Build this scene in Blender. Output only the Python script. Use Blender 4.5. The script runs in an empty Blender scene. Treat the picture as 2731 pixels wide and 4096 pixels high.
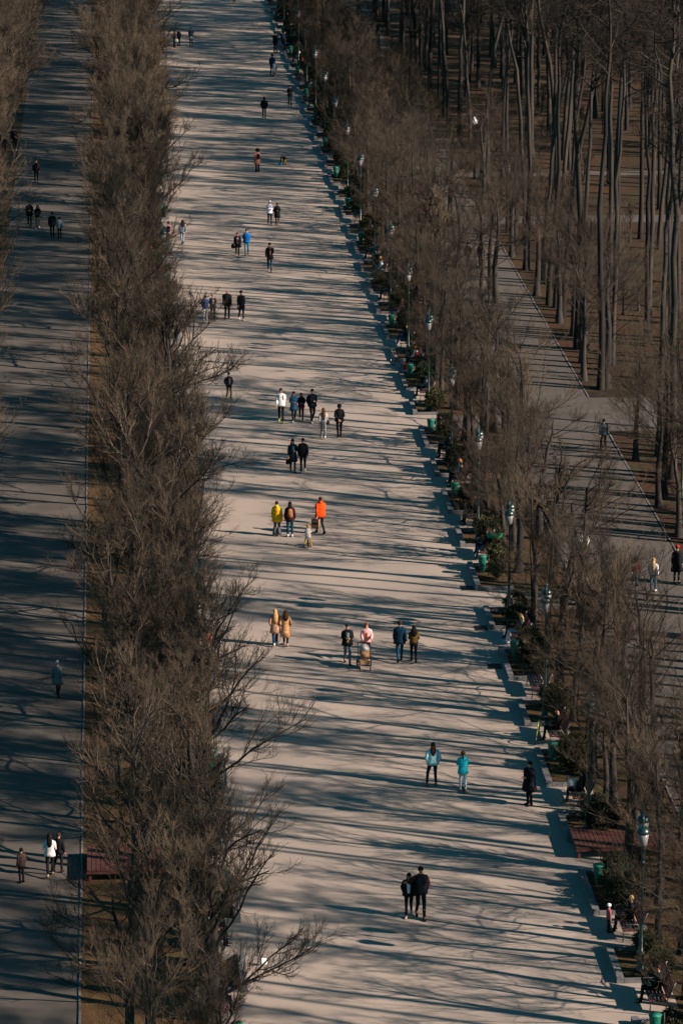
import bpy, math, random
import numpy as np
from mathutils import Vector, Matrix
R = math.radians
rnd = random.Random(11)
SC = bpy.context.scene
COL = SC.collection

# ------------------------------------------------------------------ camera
H = 47.0
PITCH, YAW = R(14.16), R(3.48)
cam_d = bpy.data.cameras.new("camera")
cam = bpy.data.objects.new("camera", cam_d); COL.objects.link(cam)
cam.location = (0, 0, H)
cam.rotation_euler = (math.pi/2 - PITCH, 0, -YAW)
cam_d.sensor_fit = 'VERTICAL'; cam_d.sensor_height = 36; cam_d.lens = 135
cam_d.clip_start = 1; cam_d.clip_end = 6000
SC.camera = cam
F = 135/36*4096.0
_q = cam.rotation_euler.to_matrix()
def ray(sx, sy):
    return (_q @ Vector(((sx-1365.5)/F, -(sy-2048)/F, -1))).normalized()
def at(sx, sy):
    d = ray(sx, sy); t = -H/d.z
    return Vector((d.x*t, d.y*t, 0))
def tall(sx, top, p):
    d = ray(sx, top); return H + d.z*(p.y/d.y)

# ------------------------------------------------------------------ materials
def mat(name, col, rough=.85, noise=0, scale=5, col2=None, metal=0, bump=0, bscale=40, spec=.3, trans=0):
    m = bpy.data.materials.new(name); m.use_nodes = True
    nt = m.node_tree; b = nt.nodes["Principled BSDF"]
    b.inputs['Roughness'].default_value = rough; b.inputs['Metallic'].default_value = metal
    b.inputs['Specular IOR Level'].default_value = spec
    b.inputs['Base Color'].default_value = (*col, 1)
    tc = nt.nodes.new('ShaderNodeTexCoord')
    if noise or col2:
        n = nt.nodes.new('ShaderNodeTexNoise'); n.inputs['Scale'].default_value = scale; n.inputs['Detail'].default_value = 5
        nt.links.new(tc.outputs['Object'], n.inputs['Vector'])
        mr = nt.nodes.new('ShaderNodeMapRange'); mr.inputs[1].default_value = .35; mr.inputs[2].default_value = .65
        nt.links.new(n.outputs['Fac'], mr.inputs[0])
        mx = nt.nodes.new('ShaderNodeMix'); mx.data_type = 'RGBA'
        c2 = col2 or tuple(c*(1-noise) for c in col)
        mx.inputs[6].default_value = (*col, 1); mx.inputs[7].default_value = (*c2, 1)
        nt.links.new(mr.outputs[0], mx.inputs[0]); nt.links.new(mx.outputs[2], b.inputs['Base Color'])
    if bump:
        n2 = nt.nodes.new('ShaderNodeTexNoise'); n2.inputs['Scale'].default_value = bscale; n2.inputs['Detail'].default_value = 3
        nt.links.new(tc.outputs['Object'], n2.inputs['Vector'])
        bp = nt.nodes.new('ShaderNodeBump'); bp.inputs['Strength'].default_value = bump; bp.inputs['Distance'].default_value = .02
        nt.links.new(n2.outputs['Fac'], bp.inputs['Height']); nt.links.new(bp.outputs[0], b.inputs['Normal'])
    return m
_cm = {}
def cloth(c, rough=.9):
    k = (tuple(round(x, 3) for x in c), rough)
    if k not in _cm: _cm[k] = mat("cloth", k[0], rough, noise=.35, scale=9, spec=.06, bump=.5, bscale=14)
    return _cm[k]

def ground_mat(name, cols, scales, grain=.25, bump=.4, speck=None):
    """three colours blended by two noises plus a fine grain"""
    m = bpy.data.materials.new(name); m.use_nodes = True
    nt = m.node_tree; b = nt.nodes["Principled BSDF"]; L = nt.links.new
    b.inputs['Roughness'].default_value = .93; b.inputs['Specular IOR Level'].default_value = .15
    tc = nt.nodes.new('ShaderNodeTexCoord')
    def noi(s, d=6, lo=.38, hi=.62):
        n = nt.nodes.new('ShaderNodeTexNoise'); n.inputs['Scale'].default_value = s; n.inputs['Detail'].default_value = d
        L(tc.outputs['Object'], n.inputs['Vector'])
        r = nt.nodes.new('ShaderNodeMapRange'); r.inputs[1].default_value = lo; r.inputs[2].default_value = hi
        L(n.outputs['Fac'], r.inputs[0]); return r.outputs[0], n.outputs['Fac']
    def mix(f, a, c, mode='MIX'):
        x = nt.nodes.new('ShaderNodeMix'); x.data_type = 'RGBA'; x.blend_type = mode
        if isinstance(f, float): x.inputs[0].default_value = f
        else: L(f, x.inputs[0])
        for i, v in ((6, a), (7, c)):
            if isinstance(v, tuple): x.inputs[i].default_value = (*v, 1)
            else: L(v, x.inputs[i])
        return x.outputs[2]
    c = mix(noi(scales[0])[0], cols[0], cols[1])
    c = mix(noi(scales[1])[0], c, cols[2])
    g, gr = noi(scales[2], 3, .25, .75)
    c = mix(g, c, mix(1.0, c, (1-grain,)*3, 'MULTIPLY'))
    if speck:
        v = nt.nodes.new('ShaderNodeTexVoronoi'); v.inputs['Scale'].default_value = speck[0]
        L(tc.outputs['Object'], v.inputs['Vector'])
        r = nt.nodes.new('ShaderNodeMapRange'); r.inputs[1].default_value = speck[1]; r.inputs[2].default_value = speck[1]*.6
        L(v.outputs['Distance'], r.inputs[0]); c = mix(r.outputs[0], c, speck[2])
    L(c, b.inputs['Base Color'])
    bp = nt.nodes.new('ShaderNodeBump'); bp.inputs['Strength'].default_value = bump; bp.inputs['Distance'].default_value = .03
    L(gr, bp.inputs['Height']); L(bp.outputs[0], b.inputs['Normal'])
    return m

def bark_mat(name, c1, c2, scale, island=False):
    m = bpy.data.materials.new(name); m.use_nodes = True
    nt = m.node_tree; b = nt.nodes["Principled BSDF"]; L = nt.links.new
    b.inputs['Roughness'].default_value = .8; b.inputs['Specular IOR Level'].default_value = .25
    tc = nt.nodes.new('ShaderNodeTexCoord'); oi = nt.nodes.new('ShaderNodeObjectInfo')
    n = nt.nodes.new('ShaderNodeTexNoise'); n.inputs['Scale'].default_value = scale; n.inputs['Detail'].default_value = 4
    mp = nt.nodes.new('ShaderNodeMapping'); mp.inputs['Scale'].default_value = (1, 1, .25)
    L(tc.outputs['Object'], mp.inputs['Vector']); L(mp.outputs[0], n.inputs['Vector'])
    r = nt.nodes.new('ShaderNodeMapRange'); r.inputs[1].default_value = .35; r.inputs[2].default_value = .65
    L(n.outputs['Fac'], r.inputs[0])
    fac = r.outputs[0]
    if island:
        g = nt.nodes.new('ShaderNodeNewGeometry'); fac = g.outputs['Random Per Island']
    x = nt.nodes.new('ShaderNodeMix'); x.data_type = 'RGBA'; x.inputs[6].default_value = (*c1, 1); x.inputs[7].default_value = (*c2, 1)
    L(fac, x.inputs[0])
    v = nt.nodes.new('ShaderNodeMapRange'); v.inputs[3].default_value = .5; v.inputs[4].default_value = 1.4
    L(oi.outputs['Random'], v.inputs[0])
    y = nt.nodes.new('ShaderNodeVectorMath'); y.operation = 'SCALE'
    L(x.outputs[2], y.inputs[0]); L(v.outputs[0], y.inputs['Scale']); L(y.outputs[0], b.inputs['Base Color'])
    return m

M = dict(
    asphalt=ground_mat("asphalt", [(.310, .252, .210), (.240, .203, .176), (.330, .268, .222)], [.045, .22, 3], .07, .03, speck=(2.2, .022, (.12, .075, .04))),
    edge=mat("edging_stone", (.17, .16, .15), .9, noise=.6, scale=1.3, bump=.4),
    alley=ground_mat("vignetted_alley_asphalt", [(.085, .073, .063), (.068, .058, .051), (.10, .085, .073)], [.1, .5, 3], .1, .05),  # asphalt colour darkened to stand in for lens vignetting along the sides
    soil=ground_mat("soil", [(.095, .050, .024), (.052, .030, .017), (.075, .055, .023)], [.25, .9, 9], .5, .8),
    litter=ground_mat("leaf_litter", [(.085, .034, .017), (.030, .018, .012), (.055, .042, .020)], [.16, .5, 4], .55, .9, speck=(1.3, .05, (.3, .2, .12))),
    kerb=mat("kerb_stone", (.15, .145, .145), .85, noise=.3, scale=3, bump=.4),
    bark=bark_mat("bark", (.038, .030, .024), (.016, .014, .013), 6),
    twig=bark_mat("twig", (.135, .090, .055), (.008, .011, .010), 6, True),
    fbark=bark_mat("forest_bark", (.040, .029, .022), (.008, .009, .009), 1.6),
    twig_dimmed=bark_mat("vignetted_twig", (.088, .058, .036), (.007, .010, .009), 6, True),  # darker copy of twig; vignette and foreground dimness painted into the colour
    ftwig=bark_mat("forest_twig", (.040, .026, .018), (.012, .010, .009), 6, True),
    leaf=bark_mat("shrub_leaf", (.018, .030, .009), (.004, .010, .005), 6, True),
    leafy=bark_mat("shrub_leaf_yellow", (.060, .056, .015), (.015, .020, .008), 6, True),
    wood=mat("bench_wood", (.13, .035, .028), .55, noise=.4, scale=6, spec=.4),
    deck=mat("red_plank", (.075, .026, .020), .7, noise=.4, scale=4),
    metal=mat("wrought_metal", (.10, .11, .12), .35, metal=.7, noise=.3),
    dark=mat("dark_metal", (.02, .025, .025), .5, metal=.3, noise=.3),
    lampgreen=mat("lamp_green", (.005, .022, .017), .35, spec=.6, noise=.2),
    bag=mat("green_bag", (.004, .15, .10), .5, noise=.35, scale=12, spec=.5, bump=1, bscale=25),
    rim=mat("green_rim", (.0, .13, .08), .4, noise=.2),
    lantern=mat("frosted_glass", (.17, .16, .155), .35, noise=.1),
    globe=mat("white_globe", (.85, .80, .76), .3, noise=.05),
    skin=mat("skin", (.48, .25, .16), .6, noise=.1, scale=20),
    eye=mat("eye", (.02, .015, .012), .3, noise=.1),
    rubber=mat("rubber", (.014, .014, .015), .7, noise=.2),
    chrome=mat("chrome", (.5, .5, .5), .25, metal=1, noise=.1),
    hedgestem=mat("stem", (.05, .035, .022), .9, noise=.3),
)

# ------------------------------------------------------------------ mesh helpers
class MB:
    def __init__(s): s.v = []; s.f = []; s.m = []; s.mi = 0
    def add(s, vs, fs):
        b = len(s.v); s.v += [tuple(v) for v in vs]; s.f += [tuple(b+i for i in f) for f in fs]; s.m += [s.mi]*len(fs)
    def box(s, c, d, rot=None, bev=0):
        x, y, z = (k/2 for k in d)
        vs = [Vector((a, b, e)) for a in (-x, x) for b in (-y, y) for e in (-z, z)]
        if rot is not None: vs = [rot @ v for v in vs]
        c = Vector(c)
        s.add([v+c for v in vs], [(0, 1, 3, 2), (4, 6, 7, 5), (0, 4, 5, 1), (2, 3, 7, 6), (0, 2, 6, 4), (1, 5, 7, 3)])
    def loft(s, pts, rad, lat=None, k=10, cap=True):
        """rings along pts; rad entries r or (lateral, depth); lat fixes the lateral axis"""
        pts = [Vector(p) for p in pts]; n = len(pts); vs = []
        prev = None
        for i, p in enumerate(pts):
            t = (pts[min(i+1, n-1)]-pts[max(i-1, 0)])
            t = t.normalized() if t.length > 1e-6 else Vector((0, 0, 1))
            if lat is not None: a = Vector(lat); a = (a - t*a.dot(t)).normalized()
            else:
                a = prev if prev is not None else (Vector((1, 0, 0)) if abs(t.x) < .9 else Vector((0, 1, 0)))
                a = (a - t*a.dot(t)).normalized(); prev = a
            b = t.cross(a); r = rad[i]
            rl, rd = r if isinstance(r, tuple) else (r, r)
            for j in range(k):
                q = 2*math.pi*j/k
                vs.append(p + a*(rl*math.cos(q)) + b*(rd*math.sin(q)))
        fs = [(i*k+j, i*k+(j+1) % k, (i+1)*k+(j+1) % k, (i+1)*k+j) for i in range(n-1) for j in range(k)]
        if cap: fs += [tuple(reversed(range(k))), tuple(range((n-1)*k, n*k))]
        s.add(vs, fs)
    def ball(s, c, r, k=10, n=7, rot=None, f=None):
        c = Vector(c); r = (r, r, r) if not isinstance(r, tuple) else r; vs = []
        for i in range(n+1):
            ph = math.pi*i/n
            for j in range(k):
                q = 2*math.pi*j/k
                v = Vector((r[0]*math.sin(ph)*math.cos(q), r[1]*math.sin(ph)*math.sin(q), r[2]*math.cos(ph)))
                if f: v = f(v)
                if rot is not None: v = rot @ v
                vs.append(v+c)
        s.add(vs, [(i*k+j, (i+1)*k+j, (i+1)*k+(j+1) % k, i*k+(j+1) % k) for i in range(n) for j in range(k)])
    def torus(s, c, Rr, r, ax='x', k=20, n=6, a0=0, a1=2*math.pi):
        pts = []; full = abs(a1-a0-2*math.pi) < 1e-6
        m = k + (0 if not full else 1)
        for i in range(m):
            q = a0+(a1-a0)*i/k; u, w = Rr*math.cos(q), Rr*math.sin(q)
            pts.append(Vector(c)+Vector({'x': (0, u, w), 'y': (u, 0, w), 'z': (u, w, 0)}[ax]))
        s.loft(pts, [r]*len(pts), lat={'x': (1, 0, 0), 'y': (0, 1, 0), 'z': (0, 0, 1)}[ax], k=n)
    def build(s, name, mats, parent=None, smooth=True, loc=(0, 0, 0)):
        me = bpy.data.meshes.new(name); me.from_pydata(s.v, [], s.f)
        for mm in (mats if isinstance(mats, (list, tuple)) else [mats]): me.materials.append(mm)
        if any(s.m): me.polygons.foreach_set('material_index', s.m)
        me.polygons.foreach_set('use_smooth', [smooth]*len(s.f)); me.update()
        o = bpy.data.objects.new(name, me); COL.objects.link(o)
        if parent is not None: o.parent = parent
        o.location = loc
        return o

def tag(o, label, cat, group=None):
    o['label'] = label; o['category'] = cat
    if group: o['group'] = group
    return o
def thing(name, label, cat, loc=(0, 0, 0), rz=0, group=None):
    o = bpy.data.objects.new(name, None); COL.objects.link(o); o.empty_display_size = .2
    o.location = loc; o.rotation_euler = (0, 0, rz)
    return tag(o, label, cat, group)
def dup(root, loc, rz, label=None, group=None, scale=None):
    r = root.copy(); COL.objects.link(r); r.location = loc; r.rotation_euler = (0, 0, rz)
    if scale: r.scale = scale
    if label: r['label'] = label
    if group: r['group'] = group
    for ch in list(root.children):
        c = ch.copy(); COL.objects.link(c); c.parent = r
        for g in list(ch.children):
            d = g.copy(); COL.objects.link(d); d.parent = c
    return r
class Kind:
    """first placement moves the prototype, later ones copy it"""
    def __init__(s, proto): s.p = proto; s.used = False
    def put(s, loc, rz, label, group=None, scale=None):
        if s.used: return dup(s.p, loc, rz, label, group, scale)
        s.used = True; o = s.p; o.location = loc; o.rotation_euler = (0, 0, rz); o['label'] = label
        if group: o['group'] = group
        if scale: o.scale = scale
        return o
ORD = ["first", "second", "third", "fourth", "fifth", "sixth", "seventh", "eighth", "ninth", "tenth", "eleventh", "twelfth", "thirteenth", "fourteenth", "fifteenth", "sixteenth", "seventeenth", "eighteenth", "nineteenth", "twentieth"]
def ordn(i):
    if i < 20: return ORD[i]
    return ("twenty-" if i < 29 else "thirty-")+ORD[(i-20) % 10] if i not in (29,) else "thirtieth"

# ------------------------------------------------------------------ setting: ground sheets
def sheet(name, rects, z, m):
    mb = MB()
    for (x0, x1, y0, y1) in rects:
        mb.add([(x0, y0, z), (x1, y0, z), (x1, y1, z), (x0, y1, z)], [(0, 1, 2, 3)])
    o = mb.build(name, m, smooth=False); o['kind'] = 'structure'; return o
KX, LX, BD = 16.6, 4.2, 1.75            # right kerb line, left kerb line, bay depth
PER, P0 = 14.5, 146.1
BAYS = []
for k in range(-4, 20):
    b = P0 + k*PER
    BAYS.append((k, 'B', b, b+3.5)); BAYS.append((k, 'A', b+6.7, b+10.1))
SEGS = []
for k in range(-4, 20):
    b = P0 + k*PER
    SEGS.append((k, 'S', b+3.5, b+6.7)); SEGS.append((k, 'T', b+10.1, b+14.5))
Y0, Y1 = 60, 440
sheet("ground", [(-2500, 2500, -500, 4500)], 0, M['soil'])
sheet("forest_floor", [(26.95, 400, -100, 900)], .004, M['litter'])
sheet("promenade", [(LX, KX, Y0, Y1)] + [(KX, KX+BD, a, b) for (_, _, a, b) in BAYS] + [(LX-BD, LX, a, b) for (_, _, a, b) in BAYS], .008, M['asphalt'])
sheet("grass_strip", [(-1.38, LX-BD-.02, Y0, Y1)], .004, ground_mat("dry_grass", [(.14, .075, .030), (.065, .050, .020), (.10, .055, .024)], [.3, 1.1, 11], .5, .9))
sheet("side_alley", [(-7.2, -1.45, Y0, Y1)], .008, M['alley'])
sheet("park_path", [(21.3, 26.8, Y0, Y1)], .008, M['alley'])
CROSS = [(167.2, 170.4), (204.2, 207.4)]
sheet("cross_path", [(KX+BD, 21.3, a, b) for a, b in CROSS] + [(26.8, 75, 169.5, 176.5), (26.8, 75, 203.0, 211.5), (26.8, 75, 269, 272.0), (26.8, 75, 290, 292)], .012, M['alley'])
# kerbs (one mesh along each side: front stones of each island with returns)
kb = MB()
def kerb_run(x0, x1, y0, y1, h=.17):
    n = max(1, round(max(x1-x0, y1-y0)/1.0)); lx = x1-x0 > y1-y0
    for i in range(n):
        if lx: a, b = x0+(x1-x0)*i/n, x0+(x1-x0)*(i+1)/n; kb.box(((a+b)/2, (y0+y1)/2, h/2), (b-a-.008, y1-y0, h))
        else: a, b = y0+(y1-y0)*i/n, y0+(y1-y0)*(i+1)/n; kb.box(((x0+x1)/2, (a+b)/2, h/2), (x1-x0, b-a-.008, h))
for (k, t, a, b) in SEGS:
    kerb_run(KX, KX+.24, a, b, .24); kerb_run(KX+.25, KX+BD, a, a+.14, .16); kerb_run(KX+.25, KX+BD, b-.14, b, .16)
    kerb_run(LX-.24, LX, a, b, .24); kerb_run(LX-BD, LX-.25, a, a+.14, .16); kerb_run(LX-BD, LX-.25, b-.14, b, .16)
kerb = kb.build("kerb", M['kerb'], smooth=False); kerb['kind'] = 'structure'
kb = MB()
for (x, a, b) in ((-1.40, Y0, Y1), (21.26, Y0, 167), (21.26, 207.6, Y1), (21.26, 170.6, 204), (26.88, Y0, 169.3), (26.88, 211.7, 268.8), (26.88, 177, 202.8), (26.88, 292.2, Y1)):
    yy = a
    while yy < b:
        h = .035+rnd.uniform(-.012, .02); kb.box((x+rnd.uniform(-.012, .012), yy+.5, h/2), (.08, .97, h), Matrix.Rotation(rnd.uniform(-.012, .012), 3, 'Z')); yy += 1.0
kerb2 = kb.build("path_edging", M['edge'], smooth=False); kerb2['kind'] = 'structure'

# ------------------------------------------------------------------ trees (vectorised branches)
def skin_tubes(P, Rd, k):
    """P [B,n,3], Rd [B,n] -> verts, quads"""
    B, n, _ = P.shape
    T = np.empty_like(P); T[:, 1:-1] = P[:, 2:]-P[:, :-2]; T[:, 0] = P[:, 1]-P[:, 0]; T[:, -1] = P[:, -1]-P[:, -2]
    T /= np.linalg.norm(T, axis=2, keepdims=True)+1e-9
    ref = np.zeros_like(T); ref[..., 0] = 1
    ref[np.abs(T[..., 0]) > .8] = (0, 1, 0)
    A = np.cross(T, ref); A /= np.linalg.norm(A, axis=2, keepdims=True)+1e-9
    Bn = np.cross(T, A)
    ang = np.arange(k)*2*np.pi/k
    V = P[:, :, None]+Rd[:, :, None, None]*(A[:, :, None]*np.cos(ang)[None, None, :, None]+Bn[:, :, None]*np.sin(ang)[None, None, :, None])
    V = V.reshape(-1, 3)
    b = (np.arange(B)*n*k)[:, None, None]; i = (np.arange(n-1)*k)[None, :, None]; j = np.arange(k)[None, None, :]; j2 = (j+1) % k
    q = np.stack([b+i+j, b+i+j2, b+i+k+j2, b+i+k+j], -1).reshape(-1, 4)
    return V, q
def mesh_np(name, parts, m, smooth=True):
    V = np.concatenate([p[0] for p in parts]); off = 0; Q = []
    for p in parts: Q.append(p[1]+off); off += len(p[0])
    Q = np.concatenate(Q)
    me = bpy.data.meshes.new(name)
    me.vertices.add(len(V)); me.vertices.foreach_set('co', V.astype(np.float32).ravel())
    me.loops.add(len(Q)*4); me.loops.foreach_set('vertex_index', Q.astype(np.int32).ravel())
    me.polygons.add(len(Q)); me.polygons.foreach_set('loop_start', np.arange(len(Q), dtype=np.int32)*4)
    me.polygons.foreach_set('use_smooth', np.full(len(Q), smooth))
    me.materials.append(m); me.update(calc_edges=True); me.validate()
    return me
def children(g, P, Rd, L, nc, t0, t1, ang, lf, npts, up, gn, r0, rt, tp=1.0):
    """grow nc children from each parent polyline; returns P, R, L arrays"""
    B, n, _ = P.shape
    t = g.uniform(0, 1, (B, nc))**tp*(t1-t0)+t0
    x = t*(n-1); i = np.minimum(x.astype(int), n-2); f = (x-i)[..., None]
    bi = np.arange(B)[:, None]
    a, b = P[bi, i], P[bi, i+1]
    S = a*(1-f)+b*f; D = b-a; D /= np.linalg.norm(D, axis=2, keepdims=True)+1e-9
    rp = (Rd[bi, i]*(1-f[..., 0])+Rd[bi, i+1]*f[..., 0])
    S = S.reshape(-1, 3); D = D.reshape(-1, 3); t = t.reshape(-1); rp = rp.reshape(-1)
    N = len(S); rv = g.normal(size=(N, 3)); rv -= D*(rv*D).sum(1, keepdims=True); rv /= np.linalg.norm(rv, axis=1, keepdims=True)+1e-9
    an = np.radians(ang+g.normal(size=N)*ang*.25)[:, None]
    d = D*np.cos(an)+rv*np.sin(an)
    Ln = np.repeat(L, nc)*lf*(1-.55*np.abs(t-.25))*g.uniform(.65, 1.15, N)
    out = np.empty((N, npts, 3)); out[:, 0] = S; p = S.copy(); st = (Ln/(npts-1))[:, None]
    for q in range(1, npts):
        d = d+g.normal(size=(N, 3))*gn; d[:, 2] += up
        d /= np.linalg.norm(d, axis=1, keepdims=True); p = p+d*st; out[:, q] = p
    rr = np.minimum(rp*.75, r0)[:, None]*(np.linspace(1, rt, npts)[None])
    return out, rr, Ln
def linden(seed, h=8.6, spread=1.0, dens=1.0, thin=1.0, mid=1.0):
    g = np.random.default_rng(seed)
    n = 9; z = np.linspace(0, 1, n)
    P = np.zeros((1, n, 3)); P[0, :, 2] = z*h*.72
    P[0, :, :2] = np.cumsum(g.normal(size=(n, 2))*.10, 0)*z[:, None]
    Rt = (.17*(1-z)**.8+.03)[None]; Rt[0, 0] *= 1.35
    L0 = np.array([h])
    A1, R1, L1 = children(g, P, Rt, L0, 10, .24, .98, 42*spread, .50, 8, .11, .18, .085*mid, .30)
    A2, R2, L2 = children(g, A1, R1, L1, int(10*dens), .20, 1, 36, .48, 6, .15, .19, .030*mid, .35)
    A3, R3, L3 = children(g, A2, R2, L2, int(8*dens), .12, 1, 34, .52, 5, .15, .20, .013*thin, .5)
    A4, R4, L4 = children(g, A3, R3, L3, int(5*dens), .15, 1, 30, .58, 3, .14, .16, .0075*thin, .6)
    tr = [skin_tubes(P, Rt, 9), skin_tubes(A1, R1, 6)]
    cr = [skin_tubes(A2, R2, 4), skin_tubes(A3, R3, 3), skin_tubes(A4, R4, 3)]
    return tr, cr
def foresttree(seed, h=25, lean=.0, dens=1.0, low=.56):
    g = np.random.default_rng(seed); n = 14; z = np.linspace(0, 1, n)
    P = np.zeros((1, n, 3)); P[0, :, 2] = z*h
    P[0, :, :2] = np.cumsum(g.normal(size=(n, 2))*.24, 0)*z[:, None]
    P[0, :, 0] += lean*z*h
    Rt = (.165*(1-z)**.7+.02)[None]; Rt[0, 0] *= 1.3
    A1, R1, L1 = children(g, P, Rt, np.array([h]), 26, low, .99, 50, .20, 7, .07, .18, .055, .3)
    A2, R2, L2 = children(g, A1, R1, L1, int(8*dens), .2, 1, 42, .50, 5, .05, .22, .020, .4)
    A3, R3, L3 = children(g, A2, R2, L2, int(6*dens), .15, 1, 40, .55, 4, .04, .22, .010, .6)
    A4, R4, L4 = children(g, A3, R3, L3, 3, .15, 1, 40, .55, 3, .04, .22, .007, .6)
    return [skin_tubes(P, Rt, 9), skin_tubes(A1, R1, 5)], [skin_tubes(A2, R2, 3), skin_tubes(A3, R3, 3), skin_tubes(A4, R4, 3)]
def make_tree(name, tr, cr, mb_, mt_):
    t = thing(name, name, 'tree')
    o = bpy.data.objects.new('trunk', mesh_np('trunk', tr, mb_)); COL.objects.link(o); o.parent = t
    c = bpy.data.objects.new('crown', mesh_np('crown', cr, mt_)); COL.objects.link(c); c.parent = t
    return Kind(t)
LIN = [make_tree('bare_tree', *linden(100+i, 9.2+.4*(i % 4), .9+.13*(i % 3), (1.2, .95, 1.08)[i % 3], .85, .66), M['bark'], M['twig']) for i in range(9)]
LIR = [make_tree('bare_tree', *linden(200+i, 8.2+.4*(i % 3), 1.3+.12*(i % 3), 1.12, .60, .30), M['bark'], M['twig_dimmed']) for i in range(5)]
RGT = [make_tree('bare_tree', *linden(250+i, 9.0+.4*(i % 3), 1.0+.1*(i % 3), 1.0, .72, .34), M['bark'], M['twig']) for i in range(5)]
YNG = [make_tree('young_bare_tree', *linden(300+i, 6.2+.4*i, .75, .8), M['bark'], M['twig']) for i in range(3)]
FOR = [make_tree('forest_tree', *foresttree(500+i, 23+1.5*(i % 4), (-.07, .02, .06, -.01, -.03, .04, 0)[i], 1.4, .66), M['fbark'], M['ftwig']) for i in range(6)]
DEN = [make_tree('forest_tree', *foresttree(700+i, 17+1.5*i, 0, 1.6, .30), M['fbark'], M['ftwig']) for i in range(4)]
def plant(kinds, x, y, label, group, s0=.88, s1=1.12, name=None):
    s = rnd.uniform(s0, s1)
    o = kinds[rnd.randrange(len(kinds))].put((x, y, 0), rnd.uniform(0, 6.28), label, group, (s*rnd.uniform(.93, 1.07), s*rnd.uniform(.93, 1.07), s))
    if name: o.name = name
y = 103
while y < 416:
    plant(LIN if rnd.random() < .8 else LIR, .7+rnd.uniform(-.5, .5), y+rnd.uniform(-.8, .8), "bare brown tree crowded in the grass strip beside the left alley", "bare trees along the left alley")
    dip = 198 < y < 250
    if not (dip and rnd.random() < (.8 if y > 216 else .3)):
        plant(LIN, (2.2 if dip else 2.75)+rnd.uniform(-.3, .3), y+2.1+rnd.uniform(-.8, .8), "bare brown tree behind the benches on the left of the promenade", "bare trees behind the left benches", .62 if dip else .8, .8 if dip else 1.05 if y < 165 else 1.2)
    y += (4.1 if y < 190 else 3.5)+rnd.uniform(-.5, .8)
y = 150
while y < 416:
    plant(LIN, -8.8+rnd.uniform(-.5, .5), y, "bare tree reaching in over the far side of the left alley", "bare trees beyond the left alley", 1.0, 1.25); y += 6.5 if y < 300 else 4.6
y = 100
while y < 416:
    if not any(a-.6 < y < b+.6 for a, b in CROSS):
        plant(RGT if rnd.random() < .4 else LIR, 18.75+rnd.uniform(-.35, .5), y, "bare tree behind the benches on the right of the promenade", "bare trees behind the right benches", .78, 1.05)
    y += 3.9+rnd.uniform(-.4, .4)
y = 102
while y < 416:
    if not any(a-.8 < y < b+.8 for a, b in CROSS):
        plant((YNG, LIR, RGT)[rnd.randrange(3)], 20.6+rnd.uniform(-.2, .3), y, "bare tree at the left edge of the park path", "bare trees along the park path", .85, 1.1, "slender_tree")
    y += 4.6+rnd.uniform(-.8, .8)
fx = [(169, 177), (202.5, 212), (268.5, 272.4), (289.6, 292.5)]
cnt = 0
cells = [(27.9+ix*4.3, 88+iy*4.7, 1.5) for ix in range(3) for iy in range(70)] + [(41.5+ix*5.0, 270+iy*5.4, 2.0) for ix in range(5) for iy in range(27)]
for (cx_, cy_, jt) in cells:
    x = cx_+rnd.uniform(-jt, jt); y = cy_+rnd.uniform(-2, 2)
    if x < 27.5: x = 27.5+rnd.uniform(0, .6)
    if x > 41 and y > 295 or (y > 290 and rnd.random() < .32):
        if x < (y+20)*.155+3.5: plant(DEN, x, y, "dense dark bare tree far back in the forest at the upper right", "dense dark trees at the back of the forest", .9, 1.2); cnt += 1
        continue
    if x > 41 and x > (y+20)*.155+3.5: continue
    if any(a-.3 < y < b+.3 for a, b in fx) or rnd.random() < (.28 if y < 230 else .2) or cnt >= 292: continue
    plant(FOR, x, y, "tall bare tree with straight grey brown trunk in the forest on the right", "tall forest trees on the right", .82, 1.1); cnt += 1
for y in (180, 186, 191, 196, 216, 221, 225, 229, 233, 238, 242, 247, 251, 256, 260, 264, 276, 281, 285):
    plant(LIR, 27.4+rnd.uniform(-.3, .9), y, "multi stemmed bare tree at the right edge of the park path", "bare trees at the right edge of the park path", .85, 1.15)
for i in range(60):
    y = rnd.uniform(172, 330); x = rnd.uniform(28, 28+(y-150)*.13)
    if not any(a-1 < y < b+1 for a, b in fx):
        plant(YNG, x, y, "small bare bush on the brown forest floor", "small bare bushes on the forest floor", .25, .5, "bare_bush")
y = 104
while y < 330:
    if not any(a-.6 < y < b+.6 for a, b in CROSS):
        plant(LIR, 18.6+rnd.uniform(-.25, .3), y, "low spreading bare tree leaning over the right benches", "low bare trees over the right benches", .58, .80, "low_spreading_tree")
    y += 6.5+rnd.uniform(-.8, .8)
y = 236
while y < 415:
    if y < 328: plant(LIR, 23.6+rnd.uniform(-1.4, 1.4), y, "bushy bare tree beside the far stretch of the park path", "bushy bare trees at the far park path", .8, 1.05)
    else: plant(DEN, 21.5+rnd.uniform(-2.2, 4.5), y, "dense dark bare tree above the top of the right bench row", "dense dark trees by the top of the bench row", .85, 1.1)
    y += 4.0 if y < 328 else 9.5
for y in (118, 121, 124, 127, 130, 133, 136, 139, 142, 145, 148, 151, 154, 157, 161, 166, 178.5, 182, 180, 184, 188, 193, 198, 214, 219, 225):
    plant(LIR, 27.9+rnd.uniform(-.3, 1.6), y, "multi stemmed bare tree at the right edge of the park path", "bare trees at the right edge of the park path", 1.0, 1.35)

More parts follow.
